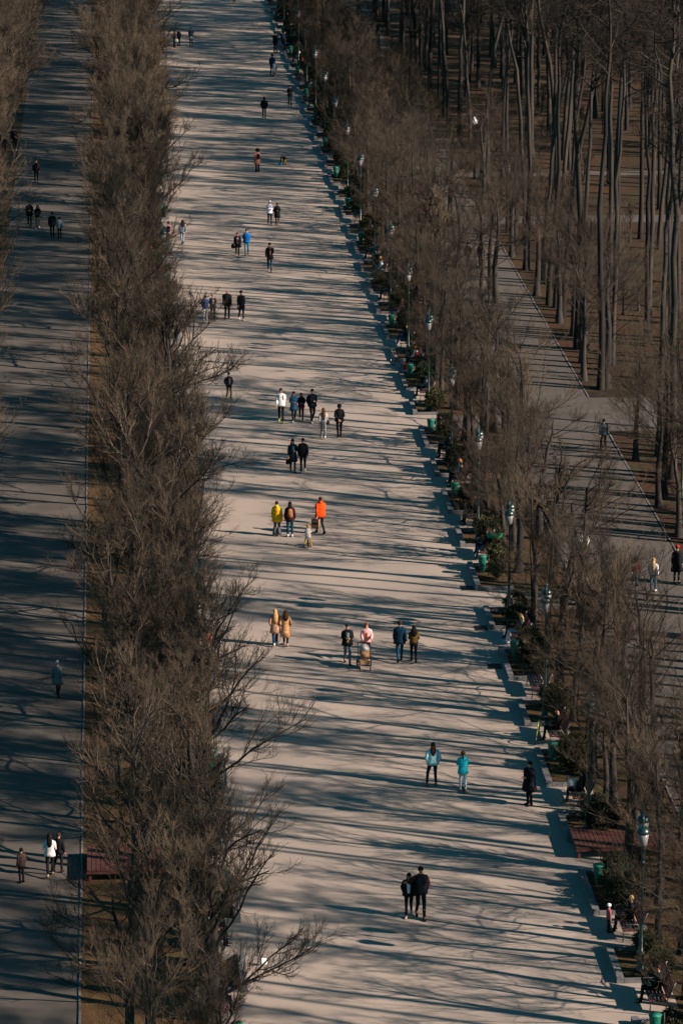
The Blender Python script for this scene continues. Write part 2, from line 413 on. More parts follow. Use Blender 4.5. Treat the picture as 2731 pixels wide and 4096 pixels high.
# ------------------------------------------------------------------ shrubs
def make_shrub(seed, m, rx=.55, rz=.5, n=1900):
    g = np.random.default_rng(seed)
    t = thing('conifer_shrub', 'shrub', 'shrub')
    u = g.normal(size=(n, 3)); u /= np.linalg.norm(u, axis=1, keepdims=True)
    lob = 1+.22*np.sin(u[:, 0]*5+seed)*np.cos(u[:, 1]*4+seed*2)+.12*np.sin(u[:, 2]*9+seed)
    rr = (g.uniform(.35, 1, n)**.4*lob)[:, None]
    c = u*rr*np.array([rx, rx, rz])+np.array([0, 0, rz*1.25])
    c = c[c[:, 2] > .05]; u = u[:len(c)]; n = len(c)
    d = u[:n]+g.normal(size=(n, 3))*.5+np.array([0, 0, .25]); d /= np.linalg.norm(d, axis=1, keepdims=True)
    s = np.cross(d, g.normal(size=(n, 3))); s /= np.linalg.norm(s, axis=1, keepdims=True)
    Ln = g.uniform(.07, .16, (n, 1)); w = .022
    V = np.stack([c-s*w, c+s*w, c+d*Ln+s*w*.4, c+d*Ln-s*w*.4], 1).reshape(-1, 3)
    Q = np.arange(n*4).reshape(-1, 4)
    o = bpy.data.objects.new('foliage', mesh_np('foliage', [(V, Q)], m, False)); COL.objects.link(o); o.parent = t
    st = MB()
    for i in range(5):
        a = i*1.3+seed; st.loft([(0, 0, 0), (.1*math.cos(a), .1*math.sin(a), .3), (.28*math.cos(a), .28*math.sin(a), .75)], [.03, .02, .008], k=5)
    st.build('stem', M['hedgestem'], t)
    return Kind(t)
SHR = [make_shrub(1, M['leaf']), make_shrub(2, M['leafy']), make_shrub(3, M['leaf'], .6, .42), make_shrub(4, M['leafy'], .5, .55)]
ns = 0
for (k, t, a, b) in SEGS:
    if a < 100 or a > 412: continue
    for side, x in (('right', KX+1.35), ('left', LX-1.35)):
        spots = [(b-.55 if side == 'right' else b-.6), a+.6] if t == 'S' else [b-1.0, a+.6, (a+b)/2-.3]
        for i, yy in enumerate(spots):
            if t == 'T' and i == 1 and k % 2: continue
            kind = SHR[(k*3+i*2+(t == 'S')) % 4]
            nm = "low evergreen shrub on a kerbed bed between the benches on the %s" % side
            kind.put((x+rnd.uniform(-.15, .2), yy, 0), rnd.uniform(0, 6), nm, "evergreen shrubs on the %s kerbed beds" % side, (s := rnd.uniform(.78, 1.15), s, s*rnd.uniform(.85, 1.2)))

# ------------------------------------------------------------------ bench (sitter faces -Y in local space)
def make_bench():
    t = thing('park_bench', 'bench', 'bench')
    s = MB()
    for i in range(5): s.box((0, -.30+i*.12, .445+(.012 if i == 0 else 0)), (2.1, .10, .035))
    s.build('seat', M['wood'], t, False)
    b = MB()
    for i in range(5): b.box((0, .27+i*.045, .56+i*.105), (2.1, .028, .092), Matrix.Rotation(R(-22), 3, 'X'))
    b.build('backrest', M['wood'], t, False)
    for x in (-1.0, 1.0):
        f = MB()
        f.loft([(x, -.34, 0), (x, -.30, .22), (x, -.33, .41), (x, .24, .41), (x, .30, .55), (x, .52, 1.06)], [.024]*6, k=6)
        f.loft([(x, .24, .41), (x, .33, .2), (x, .30, 0)], [.024]*3, k=6)
        f.loft([(x, -.33, .41), (x, -.36, .58), (x, -.30, .66), (x, .32, .64)], [.018]*4, k=6)
        f.torus((x, -.16, .52), .075, .012, 'x', 12, 5)
        f.build('side_frame', M['metal'], t)
    return Kind(t)
BEN = make_bench(); nb = {'right': 0, 'left': 0}
def make_bin():
    t = thing('rubbish_bin', 'bin', 'bin')
    p = MB(); p.loft([(.30, 0, 0), (.30, 0, 1.0)], [.025, .025], k=7); p.loft([(.30, 0, .93), (.17, 0, .93)], [.015, .015], k=6)
    p.build('post', M['dark'], t)
    r = MB(); r.torus((0, 0, .93), .20, .02, 'z', 18, 6); r.loft([(0, 0, .93), (0, 0, .86)], [.205, .20], k=16, cap=False); r.build('rim', M['rim'], t)
    b = MB(); b.loft([(0, 0, .96), (0, 0, .88), (.0, .0, .6), (.02, .01, .36), (.02, .01, .24), (.03, .01, .18)], [(.215, .215), (.20, .20), (.17, .16), (.13, .11), (.10, .07), (.03, .02)], k=13)
    b.build('bag', M['bag'], t)
    return Kind(t)
BIN = make_bin(); nbin = {'right': 0, 'left': 0}
NOBENCH = {('right', 1, 'A'), ('right', -1, 'B'), ('left', -1, 'B'), ('left', 1, 'A'), ('right', 4, 'B')}
seatpos = {}
for (k, t, a, b) in BAYS:
    for side, x, rz in (('right', KX+1.05, R(-90)), ('left', LX-1.05, R(90))):
        seatpos[(side, k, t)] = (x, (a+b)/2, rz)
        if a < 104 or a > 408 or (side, k, t) in NOBENCH: continue
        lab = "dark red slatted bench, %s from the near end of the row on the %s" % (ordn(nb[side]), side)
        BEN.put((x, (a+b)/2, .008), rz, lab, "red slatted benches on the %s" % side); nb[side] += 1
for (k, t, a, b) in SEGS:
    if t != 'T' or b < 105 or b > 416: continue
    for side, x, rz in (('right', KX+.55, 0), ('left', LX-.55, math.pi)):
        lab = "green rubbish bag on a ring post, %s from the near end on the %s kerb" % (ordn(nbin[side]), side)
        BIN.put((x, b-1.7, 0), rz+rnd.uniform(-.2, .2), lab, "green bag bins on the %s kerb" % side); nbin[side] += 1

# ------------------------------------------------------------------ lamps
def make_lamp():
    t = thing('street_lamp', 'lamp', 'street lamp')
    p = MB(); p.loft([(0, 0, 0), (0, 0, .12), (0, 0, .18), (0, 0, .6), (0, 0, .7), (0, 0, .78), (0, 0, 2.4), (0, 0, 4.6), (0, 0, 5.6)],
                     [.20, .20, .14, .12, .15, .07, .055, .045, .03], k=12)
    p.ball((0, 0, 5.7), .06); p.ball((0, 0, 3.9), .075); p.build('pole', M['lampgreen'], t)
    for s in (-1, 1):
        a = MB(); a.loft([(0, 0, 5.0), (s*.12, 0, 5.5), (s*.34, 0, 5.8), (s*.56, 0, 5.7), (s*.62, 0, 5.42)], [.022]*5, k=7)
        a.torus((s*.24, 0, 5.35), .17, .012, 'y', 14, 5)
        l = a.build('arm', M['lampgreen'], t)
        g = MB(); g.loft([(s*.62, 0, 4.72), (s*.62, 0, 4.75), (s*.62, 0, 5.18)], [.08, .13, .20], k=12); g.build('lantern', M['lantern'], l)
        c = MB(); c.ball((s*.62, 0, 5.18), (.23, .23, .22), 14, 9, f=lambda v: Vector((v.x, v.y, max(v.z, -.02)))); c.ball((s*.62, 0, 5.41), .035, 8, 5); c.build('lantern_cap', M['lampgreen'], l)
    return Kind(t)
LMP = make_lamp()
for i in range(-3, 18):
    yy = 150.7+14.5*i
    if yy > 410: break
    LMP.put((KX+.95, yy, 0), R(82), "dark green twin lantern lamp post, %s from the near end of the right row" % ordn(i+3), "twin lantern lamps behind the right benches")
    if i % 2 == 0: LMP.put((LX-1.0, yy, 0), R(98), "twin lantern lamp post under the left trees, %s from the near end" % ordn((i+4)//2), "twin lantern lamps among the left trees")
def make_globe():
    t = thing('globe_lamp', 'lamp', 'street lamp')
    p = MB(); p.loft([(0, 0, 0), (0, 0, .15), (0, 0, .9), (0, 0, 1.0), (0, 0, 4.1)], [.16, .10, .09, .06, .04], k=10)
    p.loft([(-.28, 0, 4.15), (0, 0, 4.02), (.28, 0, 4.15)], [.02]*3, k=6); p.build('pole', M['lampgreen'], t)
    for s in (-1, 1):
        g = MB(); g.ball((s*.28, 0, 4.42), .25, 14, 10); g.ball((s*.28, 0, 4.70), .09, 8, 6); g.build('globe', M['globe'], t)
    return Kind(t)
GLB = make_globe()
for (x, y, l) in ((27.8, 266, "nearer of the two white twin globe lamps beside the forest"),
                  (27.7, 289, "farther of the two white twin globe lamps beside the forest"),
                  (20.5, 162.4, "white twin globe lamp among branches on the left edge of the park path")):
    GLB.put((x, y, 0), R(75), l, "white twin globe lamps")

# ------------------------------------------------------------------ platforms, grates, sign
def platform(x0, x1, y0, y1, lab):
    t = thing('plank_platform', lab, 'platform', ((x0+x1)/2, (y0+y1)/2, 0))
    w, d = x1-x0, y1-y0; a = MB(); n = int(w/.16)
    for i in range(n): a.box((-w/2+(i+.5)*w/n, 0, .42), (w/n-.02, d, .04))
    a.build('planking', M['deck'], t, False)
    f = MB()
    f.box((0, -d/2+.03, .36), (w, .05, .12)); f.box((0, d/2-.03, .36), (w, .05, .12))
    for sx in (-1, 1): f.box((sx*(w/2-.03), 0, .36), (.05, d-.12, .12))
    f.build('frame', M['wood'], t, False)
    for sx in (-1, 1):
        for sy in (-1, 1):
            l = MB(); l.box((sx*(w/2-.12), sy*(d/2-.12), .15), (.1, .1, .3)); l.build('leg', M['wood'], t, False)
    return t
platform(16.75, 20.6, 133.2, 135.6, "low red plank platform between the benches at the right edge of the promenade")
platform(-1.2, 2.3, 131.8, 134.6, "low red plank platform under the trees beside the left alley")
for (sx, sy, l) in ((1930, 2513, "iron drain grate at the kerb below the right cross path"), (1860, 2354, "iron drain grate at the kerb just above the right cross path"), (1956, 2667, "iron drain grate at the kerb beside the green bin near the empty bench")):
    p = at(sx, sy); g = MB()
    for i in range(7): g.box((0, -.3+i*.1, .018), (.5, .04, .02))
    for x in (-.27, .27): g.box((x, 0, .018), (.04, .7, .022))
    for yy in (-.37, .37): g.box((0, yy, .018), (.58, .04, .022))
    o = g.build('drain_grate', M['dark'], smooth=False, loc=(KX-.36, p.y, 0)); tag(o, l, 'drain')
sg = thing('notice_board', "tall green and white notice board beside the tree trunks at the right edge", 'sign', (29.15, 187, 0), R(-5))
b = MB(); b.box((0, 0, 1.3), (1.1, .06, 2.2)); b.build('panel', mat("sign_green", (.04, .13, .045), .4, col2=(.25, .30, .20), scale=1.6), sg, False)
b = MB(); b.box((0, -.035, 2.25), (1.0, .01, .22)); b.build('header', mat("sign_white", (.30, .36, .28), .4, noise=.1), sg, False)
for x in (-.6, .6): b = MB(); b.box((x, 0, 1.25), (.08, .08, 2.5)); b.build('post', M['dark'], sg, False)

# ------------------------------------------------------------------ people
BLACK, NAVY, JEAN, LJEAN, WHITE, GREY, BEIGE = (.012, .013, .015), (.010, .022, .045), (.03, .075, .13), (.17, .23, .28), (.75, .73, .72), (.16, .16, .16), (.42, .25, .14)
HBLK, HBRN, HBLO, HAUB, HGRY = (.010, .008, .007), (.045, .022, .012), (.55, .33, .14), (.20, .065, .025), (.30, .28, .26)
def V3(*a): return Vector(a)
def person(label, p, h, face=0, pose='walk', ph=1, arms='down', armR=None, top=BLACK, leg=BLACK, shoe=BLACK, hair=HBRN, hs='short',
           hem=.84, puff=1.0, wide=1.0, flare=1.0, hat=None, hood=False, scarf=None, inner=None, pack=None, headk=1.0, skincol=None, fat=1.0, sleeve=None):
    s = h/1.75; puff *= 1.06; fat *= 1.05
    # joints
    P, C, N, Hd = V3(0, 0, .94), V3(0, 0, 1.30), V3(0, .005, 1.47), V3(0, -.01, 1.625)
    legs = {}
    if pose == 'stand':
        for q in (-1, 1): legs[q] = [V3(q*.09, 0, .92), V3(q*.10, -.02, .50), V3(q*.10, .01, .09)]
    elif pose == 'walk':
        legs[ph] = [V3(ph*.09, 0, .92), V3(ph*.09, -.15, .51), V3(ph*.08, -.22, .10)]
        legs[-ph] = [V3(-ph*.09, 0, .92), V3(-ph*.09, -.02, .50), V3(-ph*.08, .27, .15)]
    elif pose == 'wide':
        legs[1] = [V3(.10, 0, .92), V3(.19, -.08, .51), V3(.24, .05, .09)]; legs[-1] = [V3(-.09, 0, .92), V3(-.10, -.05, .50), V3(-.12, .0, .09)]
    elif pose == 'sit':
        P, C, N, Hd = V3(0, .06, .56), V3(0, .13, .90), V3(0, .12, 1.07), V3(0, .08, 1.225)
        for q in (-1, 1): legs[q] = [V3(q*.10, .04, .55), V3(q*.12, -.42, .53), V3(q*.12, -.44-(.08 if q == ph else 0), .09)]
    elif pose == 'crouch':
        P, C, N, Hd = V3(0, .12, .58), V3(0, -.18, .80), V3(0, -.31, .88), V3(0, -.43, .98)
        for q in (-1, 1): legs[q] = [V3(q*.10, .12, .56), V3(q*.15, -.16, .42), V3(q*.13, .04, .09)]
    else:  # straddle
        for q in (-1, 1): legs[q] = [V3(q*.09, 0, .92), V3(q*.20, -.08, .52), V3(q*.27, .06, .09)]
    A = {'down': ((.06, .02, -.28), (.07, -.04, -.53)), 'hold': ((.05, .03, -.27), (-.10, -.22, -.27)), 'behind': ((.07, .09, -.27), (-.13, .17, -.46)),
         'pocket': ((.10, .07, -.26), (.03, -.03, -.46)), 'push': ((.06, -.08, -.26), (.03, -.36, -.36)), 'face': ((.05, -.10, -.24), (-.12, -.17, .02)),
         'lap': ((.06, -.02, -.27), (-.06, -.24, -.36)), 'ground': ((.02, -.10, -.27), (-.02, -.16, -.55)), 'swingf': ((.05, -.06, -.27), (.05, -.20, -.50)),
         'swingb': ((.06, .12, -.26), (.07, .14, -.52)), 'out': ((.20, .0, -.18), (.30, -.12, -.36)), 'hug': ((.16, .05, -.20), (.24, .10, -.22)), 'carry': ((.05, .0, -.28), (.05, -.08, -.54))}
    up = (N-P).normalized()
    arm = {}
    for q in (-1, 1):
        key = armR if (armR and q == 1) else arms
        if key == 'down' and pose == 'walk': key = 'swingb' if q == ph else 'swingf'
        e, w = A[key]; sh = N + V3(q*.165, 0, 0) - up*.055
        arm[q] = [sh, sh+V3(q*e[0], e[1], e[2]), sh+V3(q*w[0], w[1], w[2])]
    # body: one skinned surface grown from the pelvis
    bv, be, br = [], [], []
    def jn(pt, r, par=None):
        bv.append(pt*s); br.append((r*s if not isinstance(r, tuple) else r)); i = len(bv)-1
        if par is not None: be.append((par, i))
        return i
    i0 = jn(P, .095); i1 = jn((P+C)/2, .088, i0); i2 = jn(C, .10, i1); i3 = jn(N, .050, i2); hk = headk
    hd = (Hd-N).normalized()
    i4 = jn(Hd-hd*.055*hk, .066*hk, i3); i5 = jn(Hd+hd*.05*hk, .082*hk, i4)
    for q in (-1, 1):
        a, b, c = legs[q]; j = jn(a, .075, i0); j = jn(b, .05, j); j = jn(c, .036, j); jn(c+V3(0, -.13, -.045), .030, j)
        a, b, c = arm[q]; j = jn(a, .050, i2); j = jn(b, .036, j); j = jn(c, .026, j); dd = (c-b).normalized(); jn(c+dd*.07, .026, j)
    me = bpy.data.meshes.new('sk'); me.from_pydata(bv, be, []); ob = bpy.data.objects.new('sk', me); COL.objects.link(ob)
    ob.modifiers.new('s', 'SKIN'); sv = me.skin_vertices[0].data
    for i, r in enumerate(br): sv[i].radius = (r, r); sv[i].use_root = (i == 0)
    ss = ob.modifiers.new('u', 'SUBSURF'); ss.levels = 1; ss.render_levels = 1
    dg = bpy.context.evaluated_depsgraph_get(); ev = ob.evaluated_get(dg).to_mesh()
    mb = MB(); mb.add([v.co.copy() for v in ev.vertices], [tuple(f.vertices) for f in ev.polygons])
    ob.to_mesh_clear() if False else None
    bpy.data.objects.remove(ob); bpy.data.meshes.remove(me)
    # face details and fingers grow out of the same mesh
    ld = 0.0; hk2 = hk
    mb.loft([(Hd+V3(0, -.075*hk, .02))*s, (Hd+V3(0, -.108*hk, -.022))*s, (Hd+V3(0, -.08*hk, -.03))*s], [.008*s, .014*s, .010*s], k=6)
    for q in (-1, 1):
        mb.ball((Hd+V3(q*.078*hk, .005, 0))*s, (.010*s, .022*s, .030*s), 6, 4)
        b, c = arm[q][1], arm[q][2]; d = (c-b).normalized(); sd = d.cross(V3(0, 1, 0)); sd = sd.normalized() if sd.length > .1 else V3(1, 0, 0); nn = d.cross(sd).normalized()
        pc = c+d*.075
        for fi in range(4):
            o = sd*((fi-1.5)*.017); ln = (.066, .078, .073, .056)[fi]
            mb.loft([(pc+o)*s, (pc+o*1.15+d*ln*.55+nn*.008)*s, (pc+o*1.1+d*ln+nn*.026)*s], [.009*s, .0085*s, .006*s], k=5)
        mb.loft([(c+d*.02-sd*.025)*s, (c+d*.055-sd*.048)*s, (c+d*.085-sd*.05+nn*.01)*s], [.011*s, .010*s, .007*s], k=5)
    mb.mi = 1
    for q in (-1, 1): mb.ball((Hd+V3(q*.030*hk, -.082*hk, .015))*s, (.012*s, .008*s, .007*s), 6, 4)
    mb.loft([(Hd+V3(-.022, -.088*hk, -.055*hk))*s, (Hd+V3(.022, -.088*hk, -.055*hk))*s], [.005*s]*2, k=5)
    sk = M['skin'] if skincol is None else cloth(skincol, .6)
    body = mb.build('person', [sk, M['eye']]); body.location = p; body.rotation_euler = (0, 0, R(face))
    tag(body, label, 'person')
    def T(u):  # point on the torso axis at standing height u
        if u <= .94: return P+V3(0, 0, -(.94-u)) if pose not in ('sit', 'crouch') else P-up*min(.94-u, .06)
        if u <= 1.30: return P.lerp(C, (u-.94)/.36)
        return C.lerp(N, (u-1.30)/.17)
    # trousers
    tr = MB(); w = wide
    tr.loft([T(.80)*s if pose not in ('sit', 'crouch') else T(.9)*s, T(.93)*s, T(1.03)*s], [(.135*s*fat, .10*s*fat), (.165*s*fat, .115*s*fat), (.145*s*fat, .10*s*fat)], lat=(1, 0, 0), k=12)
    for q in (-1, 1):
        a, b, c = legs[q]
        tr.loft([a*s, (a.lerp(b, .5)+V3(0, .0, 0))*s, b*s, (b.lerp(c, .4)+V3(0, .015, 0))*s, (c+V3(0, 0, .0))*s], [.093*s*fat, .078*s*w, .060*s*w, .056*s*w*flare, .046*s*w*flare*flare], k=9)
    tr.build('trousers', cloth(leg), body)
    for q in (-1, 1):
        c = legs[q][2]; sm = MB(); toe = -.045 if c.z < .12 else -.10
        sm.loft([(c+V3(0, .075, -.045))*s, (c+V3(0, .055, -.02))*s, (c+V3(0, -.03, -.035))*s, (c+V3(q*.01, -.13, toe-.008))*s, (c+V3(q*.015, -.19, toe-.02))*s],
                [(.022*s, .03*s), (.042*s, .060*s), (.046*s, .052*s), (.047*s, .034*s), (.03*s, .022*s)], lat=(1, 0, 0), k=9)
        sm.loft([(c+V3(0, .03, -.03))*s, (c+V3(0, .01, .05))*s], [.045*s, .045*s], k=8)
        sm.build('shoe', cloth(shoe, .6), body)
    # jacket
    jk = MB(); pf = puff*fat
    if pose in ('sit', 'crouch'): us = [.90, 1.0, 1.12, 1.30, 1.40, 1.455, 1.49]
    else: us = [hem, (hem+1.0)/2 if hem < .8 else .93, 1.03, 1.15, 1.31, 1.41, 1.465, 1.50]
    rl = []
    for u in us:
        if u < 1.0: r = (.185+(1.0-u)*.10*flare, .13+(1.0-u)*.09)
        elif u < 1.1: r = (.172, .122)
        elif u < 1.25: r = (.178, .122)
        elif u < 1.35: r = (.198, .128)
        elif u < 1.42: r = (.185, .112)
        elif u < 1.47: r = (.115, .085)
        else: r = (.062, .062)
        rl.append((r[0]*s*pf, r[1]*s*pf))
    # pleat the rings a little so the cloth does not read as a cylinder
    jk.loft([T(u)*s if u <= 1.47 else (N+up*(u-1.47))*s for u in us], rl, lat=(1, 0, 0), k=16)
    js = MB() if sleeve else jk
    for q in (-1, 1):
        a, b, c = arm[q]; a = a+V3(-q*.02, 0, .0)
        js.loft([a*s, (a.lerp(b, .35)+V3(q*.012, 0, 0))*s, a.lerp(b, .75)*s, b*s, b.lerp(c, .5)*s, c.lerp(b, .05)*s], [.066*s*puff, .068*s*puff, .060*s*puff, .058*s*puff, .055*s*puff, .040*s*puff], k=9)
    if hood: jk.ball((N+V3(0, .07, .03))*s, (.10*s, .07*s, .07*s), 9, 6)
    jk.build('jacket', cloth(top), body)
    if sleeve: js.build('sleeves', cloth(sleeve), body)
    if inner:
        im = MB(); im.loft([(T(.98)+V3(0, -.080*pf, 0))*s, (T(1.2)+V3(0, -.085*pf, 0))*s, (T(1.34)+V3(0, -.09*pf, 0))*s, (T(1.45)+V3(0, -.05*pf, 0))*s], [(.05*s*pf, .062*s*pf), (.062*s*pf, .058*s*pf), (.075*s*pf, .052*s*pf), (.05*s, .04*s)], lat=(1, 0, 0), k=10)
        im.build('shirt', cloth(inner), body)
    if scarf:
        sc = MB(); sc.torus((N+V3(0, -.01, .0))*s, .072*s, .034*s, 'z', 14, 7); sc.loft([(N+V3(.02, -.09, -.02))*s, (T(1.25)+V3(.02, -.14*pf, 0))*s, (T(1.05)+V3(.02, -.14*pf, 0))*s], [(.045*s, .02*s)]*3, lat=(1, 0, 0), k=7)
        sc.build('scarf', cloth(scarf), body)
    # hair and headwear
    hm = MB(); k_ = hk*s
    if hs != 'bald' and hs != 'hood':
        hm.ball((Hd+V3(0, .022*hk, .028*hk))*s, (.092*k_, .100*k_, .104*k_), 14, 9, f=lambda v: Vector((v.x*(1+.05*math.sin(v.z*70/k_)), v.y*(1 if v.y > 0 else .86), v.z if v.z > -.03*k_ else (v.z*.9 if v.y > -.02*k_ else -.03*k_))))
        if hs == 'afro': hm.ball((Hd+V3(0, .03, .05))*s, (.17*k_, .16*k_, .15*k_), 14, 9, f=lambda v: v*(1+.06*math.sin(v.x*90)*math.cos(v.z*80)))
        if hs in ('long', 'xlong', 'curly'):
            ln = {'long': .27, 'xlong': .42, 'curly': .24}[hs]; cw = 1.35 if hs == 'curly' else 1
            q0 = Hd+V3(0, .055*hk, .03)
            hm.loft([q0*s, (q0+V3(0, .045, -.09))*s, (q0+V3(0, .075, -.16))*s, (q0+V3(0, .09, -.16-ln*.5))*s, (q0+V3(0, .085, -.16-ln))*s], [(.07*k_, .05*k_), (.098*k_*cw, .055*k_*cw), (.105*k_*cw, .05*k_), (.10*k_*cw, .04*k_), (.05*k_*cw, .02*k_)], lat=(1, 0, 0), k=12)
        if hs == 'braid':
            q0 = Hd+V3(0, .10, -.02)
            pts = [q0+V3(0, .03*math.sin(i), -.055*i) for i in range(9)]; hm.loft([x*s for x in pts], [(.030+.008*(i % 2))*s for i in range(8)]+[.014*s], k=7)
        if hs == 'bun': hm.ball((Hd+V3(0, .05, .14))*s, .045*s, 8, 6)
        hm.build('hair', cloth(hair, .7), body)
    if hs == 'hood':
        hm.ball((Hd+V3(0, .02, .02))*s, (.115*k_, .12*k_, .13*k_), 14, 9, f=lambda v: Vector((v.x, v.y if v.y > 0 else v.y*.72, v.z))); hm.build('hood', cloth(top), body)
    if hat:
        ht = MB(); ht.ball((Hd+V3(0, .01*hk, .06*hk))*s, (.104*k_, .112*k_, .088*k_), 14, 8, f=lambda v: Vector((v.x, v.y, max(v.z, -.03*k_))))
        if hat[1] == 'cap': ht.loft([(Hd+V3(0, -.07, .05))*s, (Hd+V3(0, -.17, .035))*s], [(.07*s, .012*s), (.05*s, .008*s)], lat=(1, 0, 0), k=9)
        else: ht.torus((Hd+V3(0, .01*hk, .035*hk))*s, .100*k_, .014*k_, 'z', 14, 6)
        ht.build('hat', cloth(hat[0]), body)
    if pack:
        col, kind = pack; bk = MB()
        bk.loft([(T(1.02)+V3(0, .17, 0))*s, (T(1.06)+V3(0, .20, 0))*s, (T(1.25)+V3(0, .205, 0))*s, (T(1.38)+V3(0, .17, 0))*s, (T(1.42)+V3(0, .14, 0))*s], [(.10*s, .04*s), (.125*s, .07*s), (.12*s, .07*s), (.09*s, .05*s), (.04*s, .02*s)], lat=(1, 0, 0), k=12)
        for q in (-1, 1): bk.loft([(T(1.08)+V3(q*.10, .12, 0))*s, (T(1.2)+V3(q*.13, -.12*pf, 0))*s, (T(1.38)+V3(q*.10, -.135*pf, 0))*s, (T(1.46)+V3(q*.09, -.02, .02))*s, (T(1.38)+V3(q*.08, .13, 0))*s], [(.018*s, .008*s)]*5, k=6)
        bk.build('backpack', cloth(col), body)
    return body, s, arm, Hd
_pp = person
def ppl(label, sx, feet, topy, **kw):
    p = at(sx, feet); p.z = .008
    lim = kw.pop('h', None)
    return _pp(label, p, lim or min(1.98, max(.85, tall(sx, topy, p)/1.0)), **kw)

FR, BK = 0, 180     # facing the camera / walking away
# world rotation helper: F means front seen from the camera
ppl("person in dark trousers cut off by the top edge of the photo", 937, 12, -60, face=BK, leg=BLACK, ph=-1)
ppl("man in navy jacket carrying a white bag near the top left of the promenade", 765, 186, 110, face=20, top=NAVY, leg=NAVY, hair=HBLK, arms='hold', pose='stand')
ppl("dark dressed person by the left trees near the top with a pale bag", 698, 190, 122, face=60, top=BLACK, hair=HBLK, arms='hold', pose='stand')
ppl("dark dressed person standing beside the one with a pale bag", 716, 184, 116, face=-40, top=(.02, .025, .03), pose='stand')
ppl("broad man in black leaning over a bicycle at the top right kerb", 1102, 212, 124, face=150, top=BLACK, fat=1.2, pose='stand', arms='push')
ppl("person in navy with bare hands behind the bicycle at the top right", 1133, 200, 126, face=30, top=NAVY, leg=BLACK, arms='hold', pose='stand', hair=HBLK)
ppl("hooded man in navy walking with a child in a white skirt", 1089, 303, 215, face=8, top=(.012, .035, .08), leg=BLACK, hs='hood')
ppl("child in pink top and white skirt beside the hooded man in navy", 1099, 307, 246, face=5, top=(.75, .78, .8), leg=(.65, .30, .22), shoe=WHITE, hair=(.5, .25, .2), hem=.62, flare=1.2, ph=-1, headk=1.12, sleeve=(.7, .25, .15))
ppl("man in black with joined hands walking by the right benches near the top", 1160, 425, 340, face=0, top=BLACK, leg=(.01, .04, .04), arms='hold', hair=HBLK)
ppl("lone man in black hooded jacket and blue jeans walking away near the top", 1057, 475, 388, face=BK, top=BLACK, leg=JEAN, hs='hood', puff=1.15, shoe=BLACK, arms='pocket')
ppl("woman with big black afro, pink coat and black backpack", 1030, 689, 596, face=BK+25, top=(.42, .17, .13), leg=BLACK, hair=HBLK, hs='afro', hem=.62, flare=1.3, pack=(BLACK, 1), pose='stand')
ppl("child in black top and yellow trousers bending down to a blue ball", 1137, 660, 555, h=1.35, face=-35, pose='crouch', arms='ground', top=BLACK, leg=(.75, .42, .02), hair=HBRN, headk=1.1)
ppl("woman in white hat and white jacket with black trousers", 1079, 901, 802, face=5, top=(.68, .68, .76), leg=BLACK, hat=(WHITE, 'beanie'), hair=HBLK, arms='hold', hood=True)
ppl("woman in long black coat beside the one in white hat", 1109, 900, 811, face=-5, top=BLACK, leg=BLACK, hem=.60, hair=HBLK, hs='long', ph=-1, arms='pocket', armR='hold')
ppl("person with pink hoodie, black backpack and grey jeans by the left trees", 675, 983, 885, face=BK, top=(.72, .42, .40), leg=(.14, .17, .18), hair=HBRN, pack=(BLACK, 1), hs='short')
ppl("woman with auburn hair in white sweater and light jeans walking away", 731, 978, 879, face=BK+10, top=WHITE, leg=(.30, .36, .40), hair=HAUB, hs='curly', ph=-1)
ppl("woman in black coat with a long red scarf", 950, 1025, 930, face=0, top=BLACK, leg=BLACK, hem=.66, scarf=(.65, .02, .02), inner=(.5, .5, .5), hair=HBRN, puff=1.1, fat=1.1, flare=1.1, shoe=(.5, .4, .35))
ppl("man in bright blue jacket and jeans", 987, 1020, 916, face=-4, top=(.01, .13, .42), leg=(.06, .16, .22), hair=HBLK, ph=-1, arms='behind', puff=1.12, shoe=(.08, .03, .02))
ppl("man in black jacket with a tan scarf and jeans", 1079, 1088, 963, face=0, top=BLACK, leg=(.02, .055, .09), scarf=(.42, .20, .08), hair=HBLK, arms='down', armR='face', shoe=GREY, hem=.78)
ppl("girl in shiny blue jacket and white trousers, leftmost of four", 822, 1280, 1182, face=5, top=(.012, .06, .22), inner=(.05, .05, .06), leg=WHITE, shoe=WHITE, hair=HBLK, hs='bun', pose='stand', armR='hold', arms='pocket')
ppl("blond woman in black coat and flared black trousers with a pale scarf", 852, 1278, 1175, face=0, top=BLACK, leg=BLACK, flare=1.35, hair=HBLO, scarf=(.45, .35, .35), arms='hold', hem=.8)
ppl("big bald man in black, third of four", 909, 1278, 1157, face=BK-8, top=BLACK, leg=BLACK, hs='bald', fat=1.15, puff=1.12, ph=-1, skincol=(.30, .16, .11))
ppl("man in black coat and cap with white shoes, rightmost of four", 965, 1280, 1163, face=12, top=BLACK, leg=BLACK, hem=.68, hat=(BLACK, 'cap'), shoe=WHITE)
ppl("man in dark navy jacket emerging beside the left trees", 916, 1597, 1490, face=15, top=(.012, .02, .035), leg=(.02, .02, .022), hair=HBLK, shoe=(.6, .2, .05), inner=(.2, .12, .1), arms='pocket')
ppl("boy in white hoodie with backpack straps and green shoes", 1124, 1689, 1553, face=0, top=WHITE, leg=BLACK, shoe=(.35, .75, .15), hair=HBRN, pack=(BLACK, 1), puff=1.1)
ppl("girl in denim blue coat with long black hair", 1175, 1687, 1566, face=4, top=(.03, .11, .20), leg=BLACK, shoe=WHITE, hair=HBLK, hs='long', hem=.66, arms='hold', ph=-1)
ppl("girl in black carrying a purple bag, walking arm in arm", 1205, 1684, 1571, face=-4, top=BLACK, leg=(.03, .02, .02), shoe=(.5, .32, .22), hair=HAUB, hs='long', arms='hold')
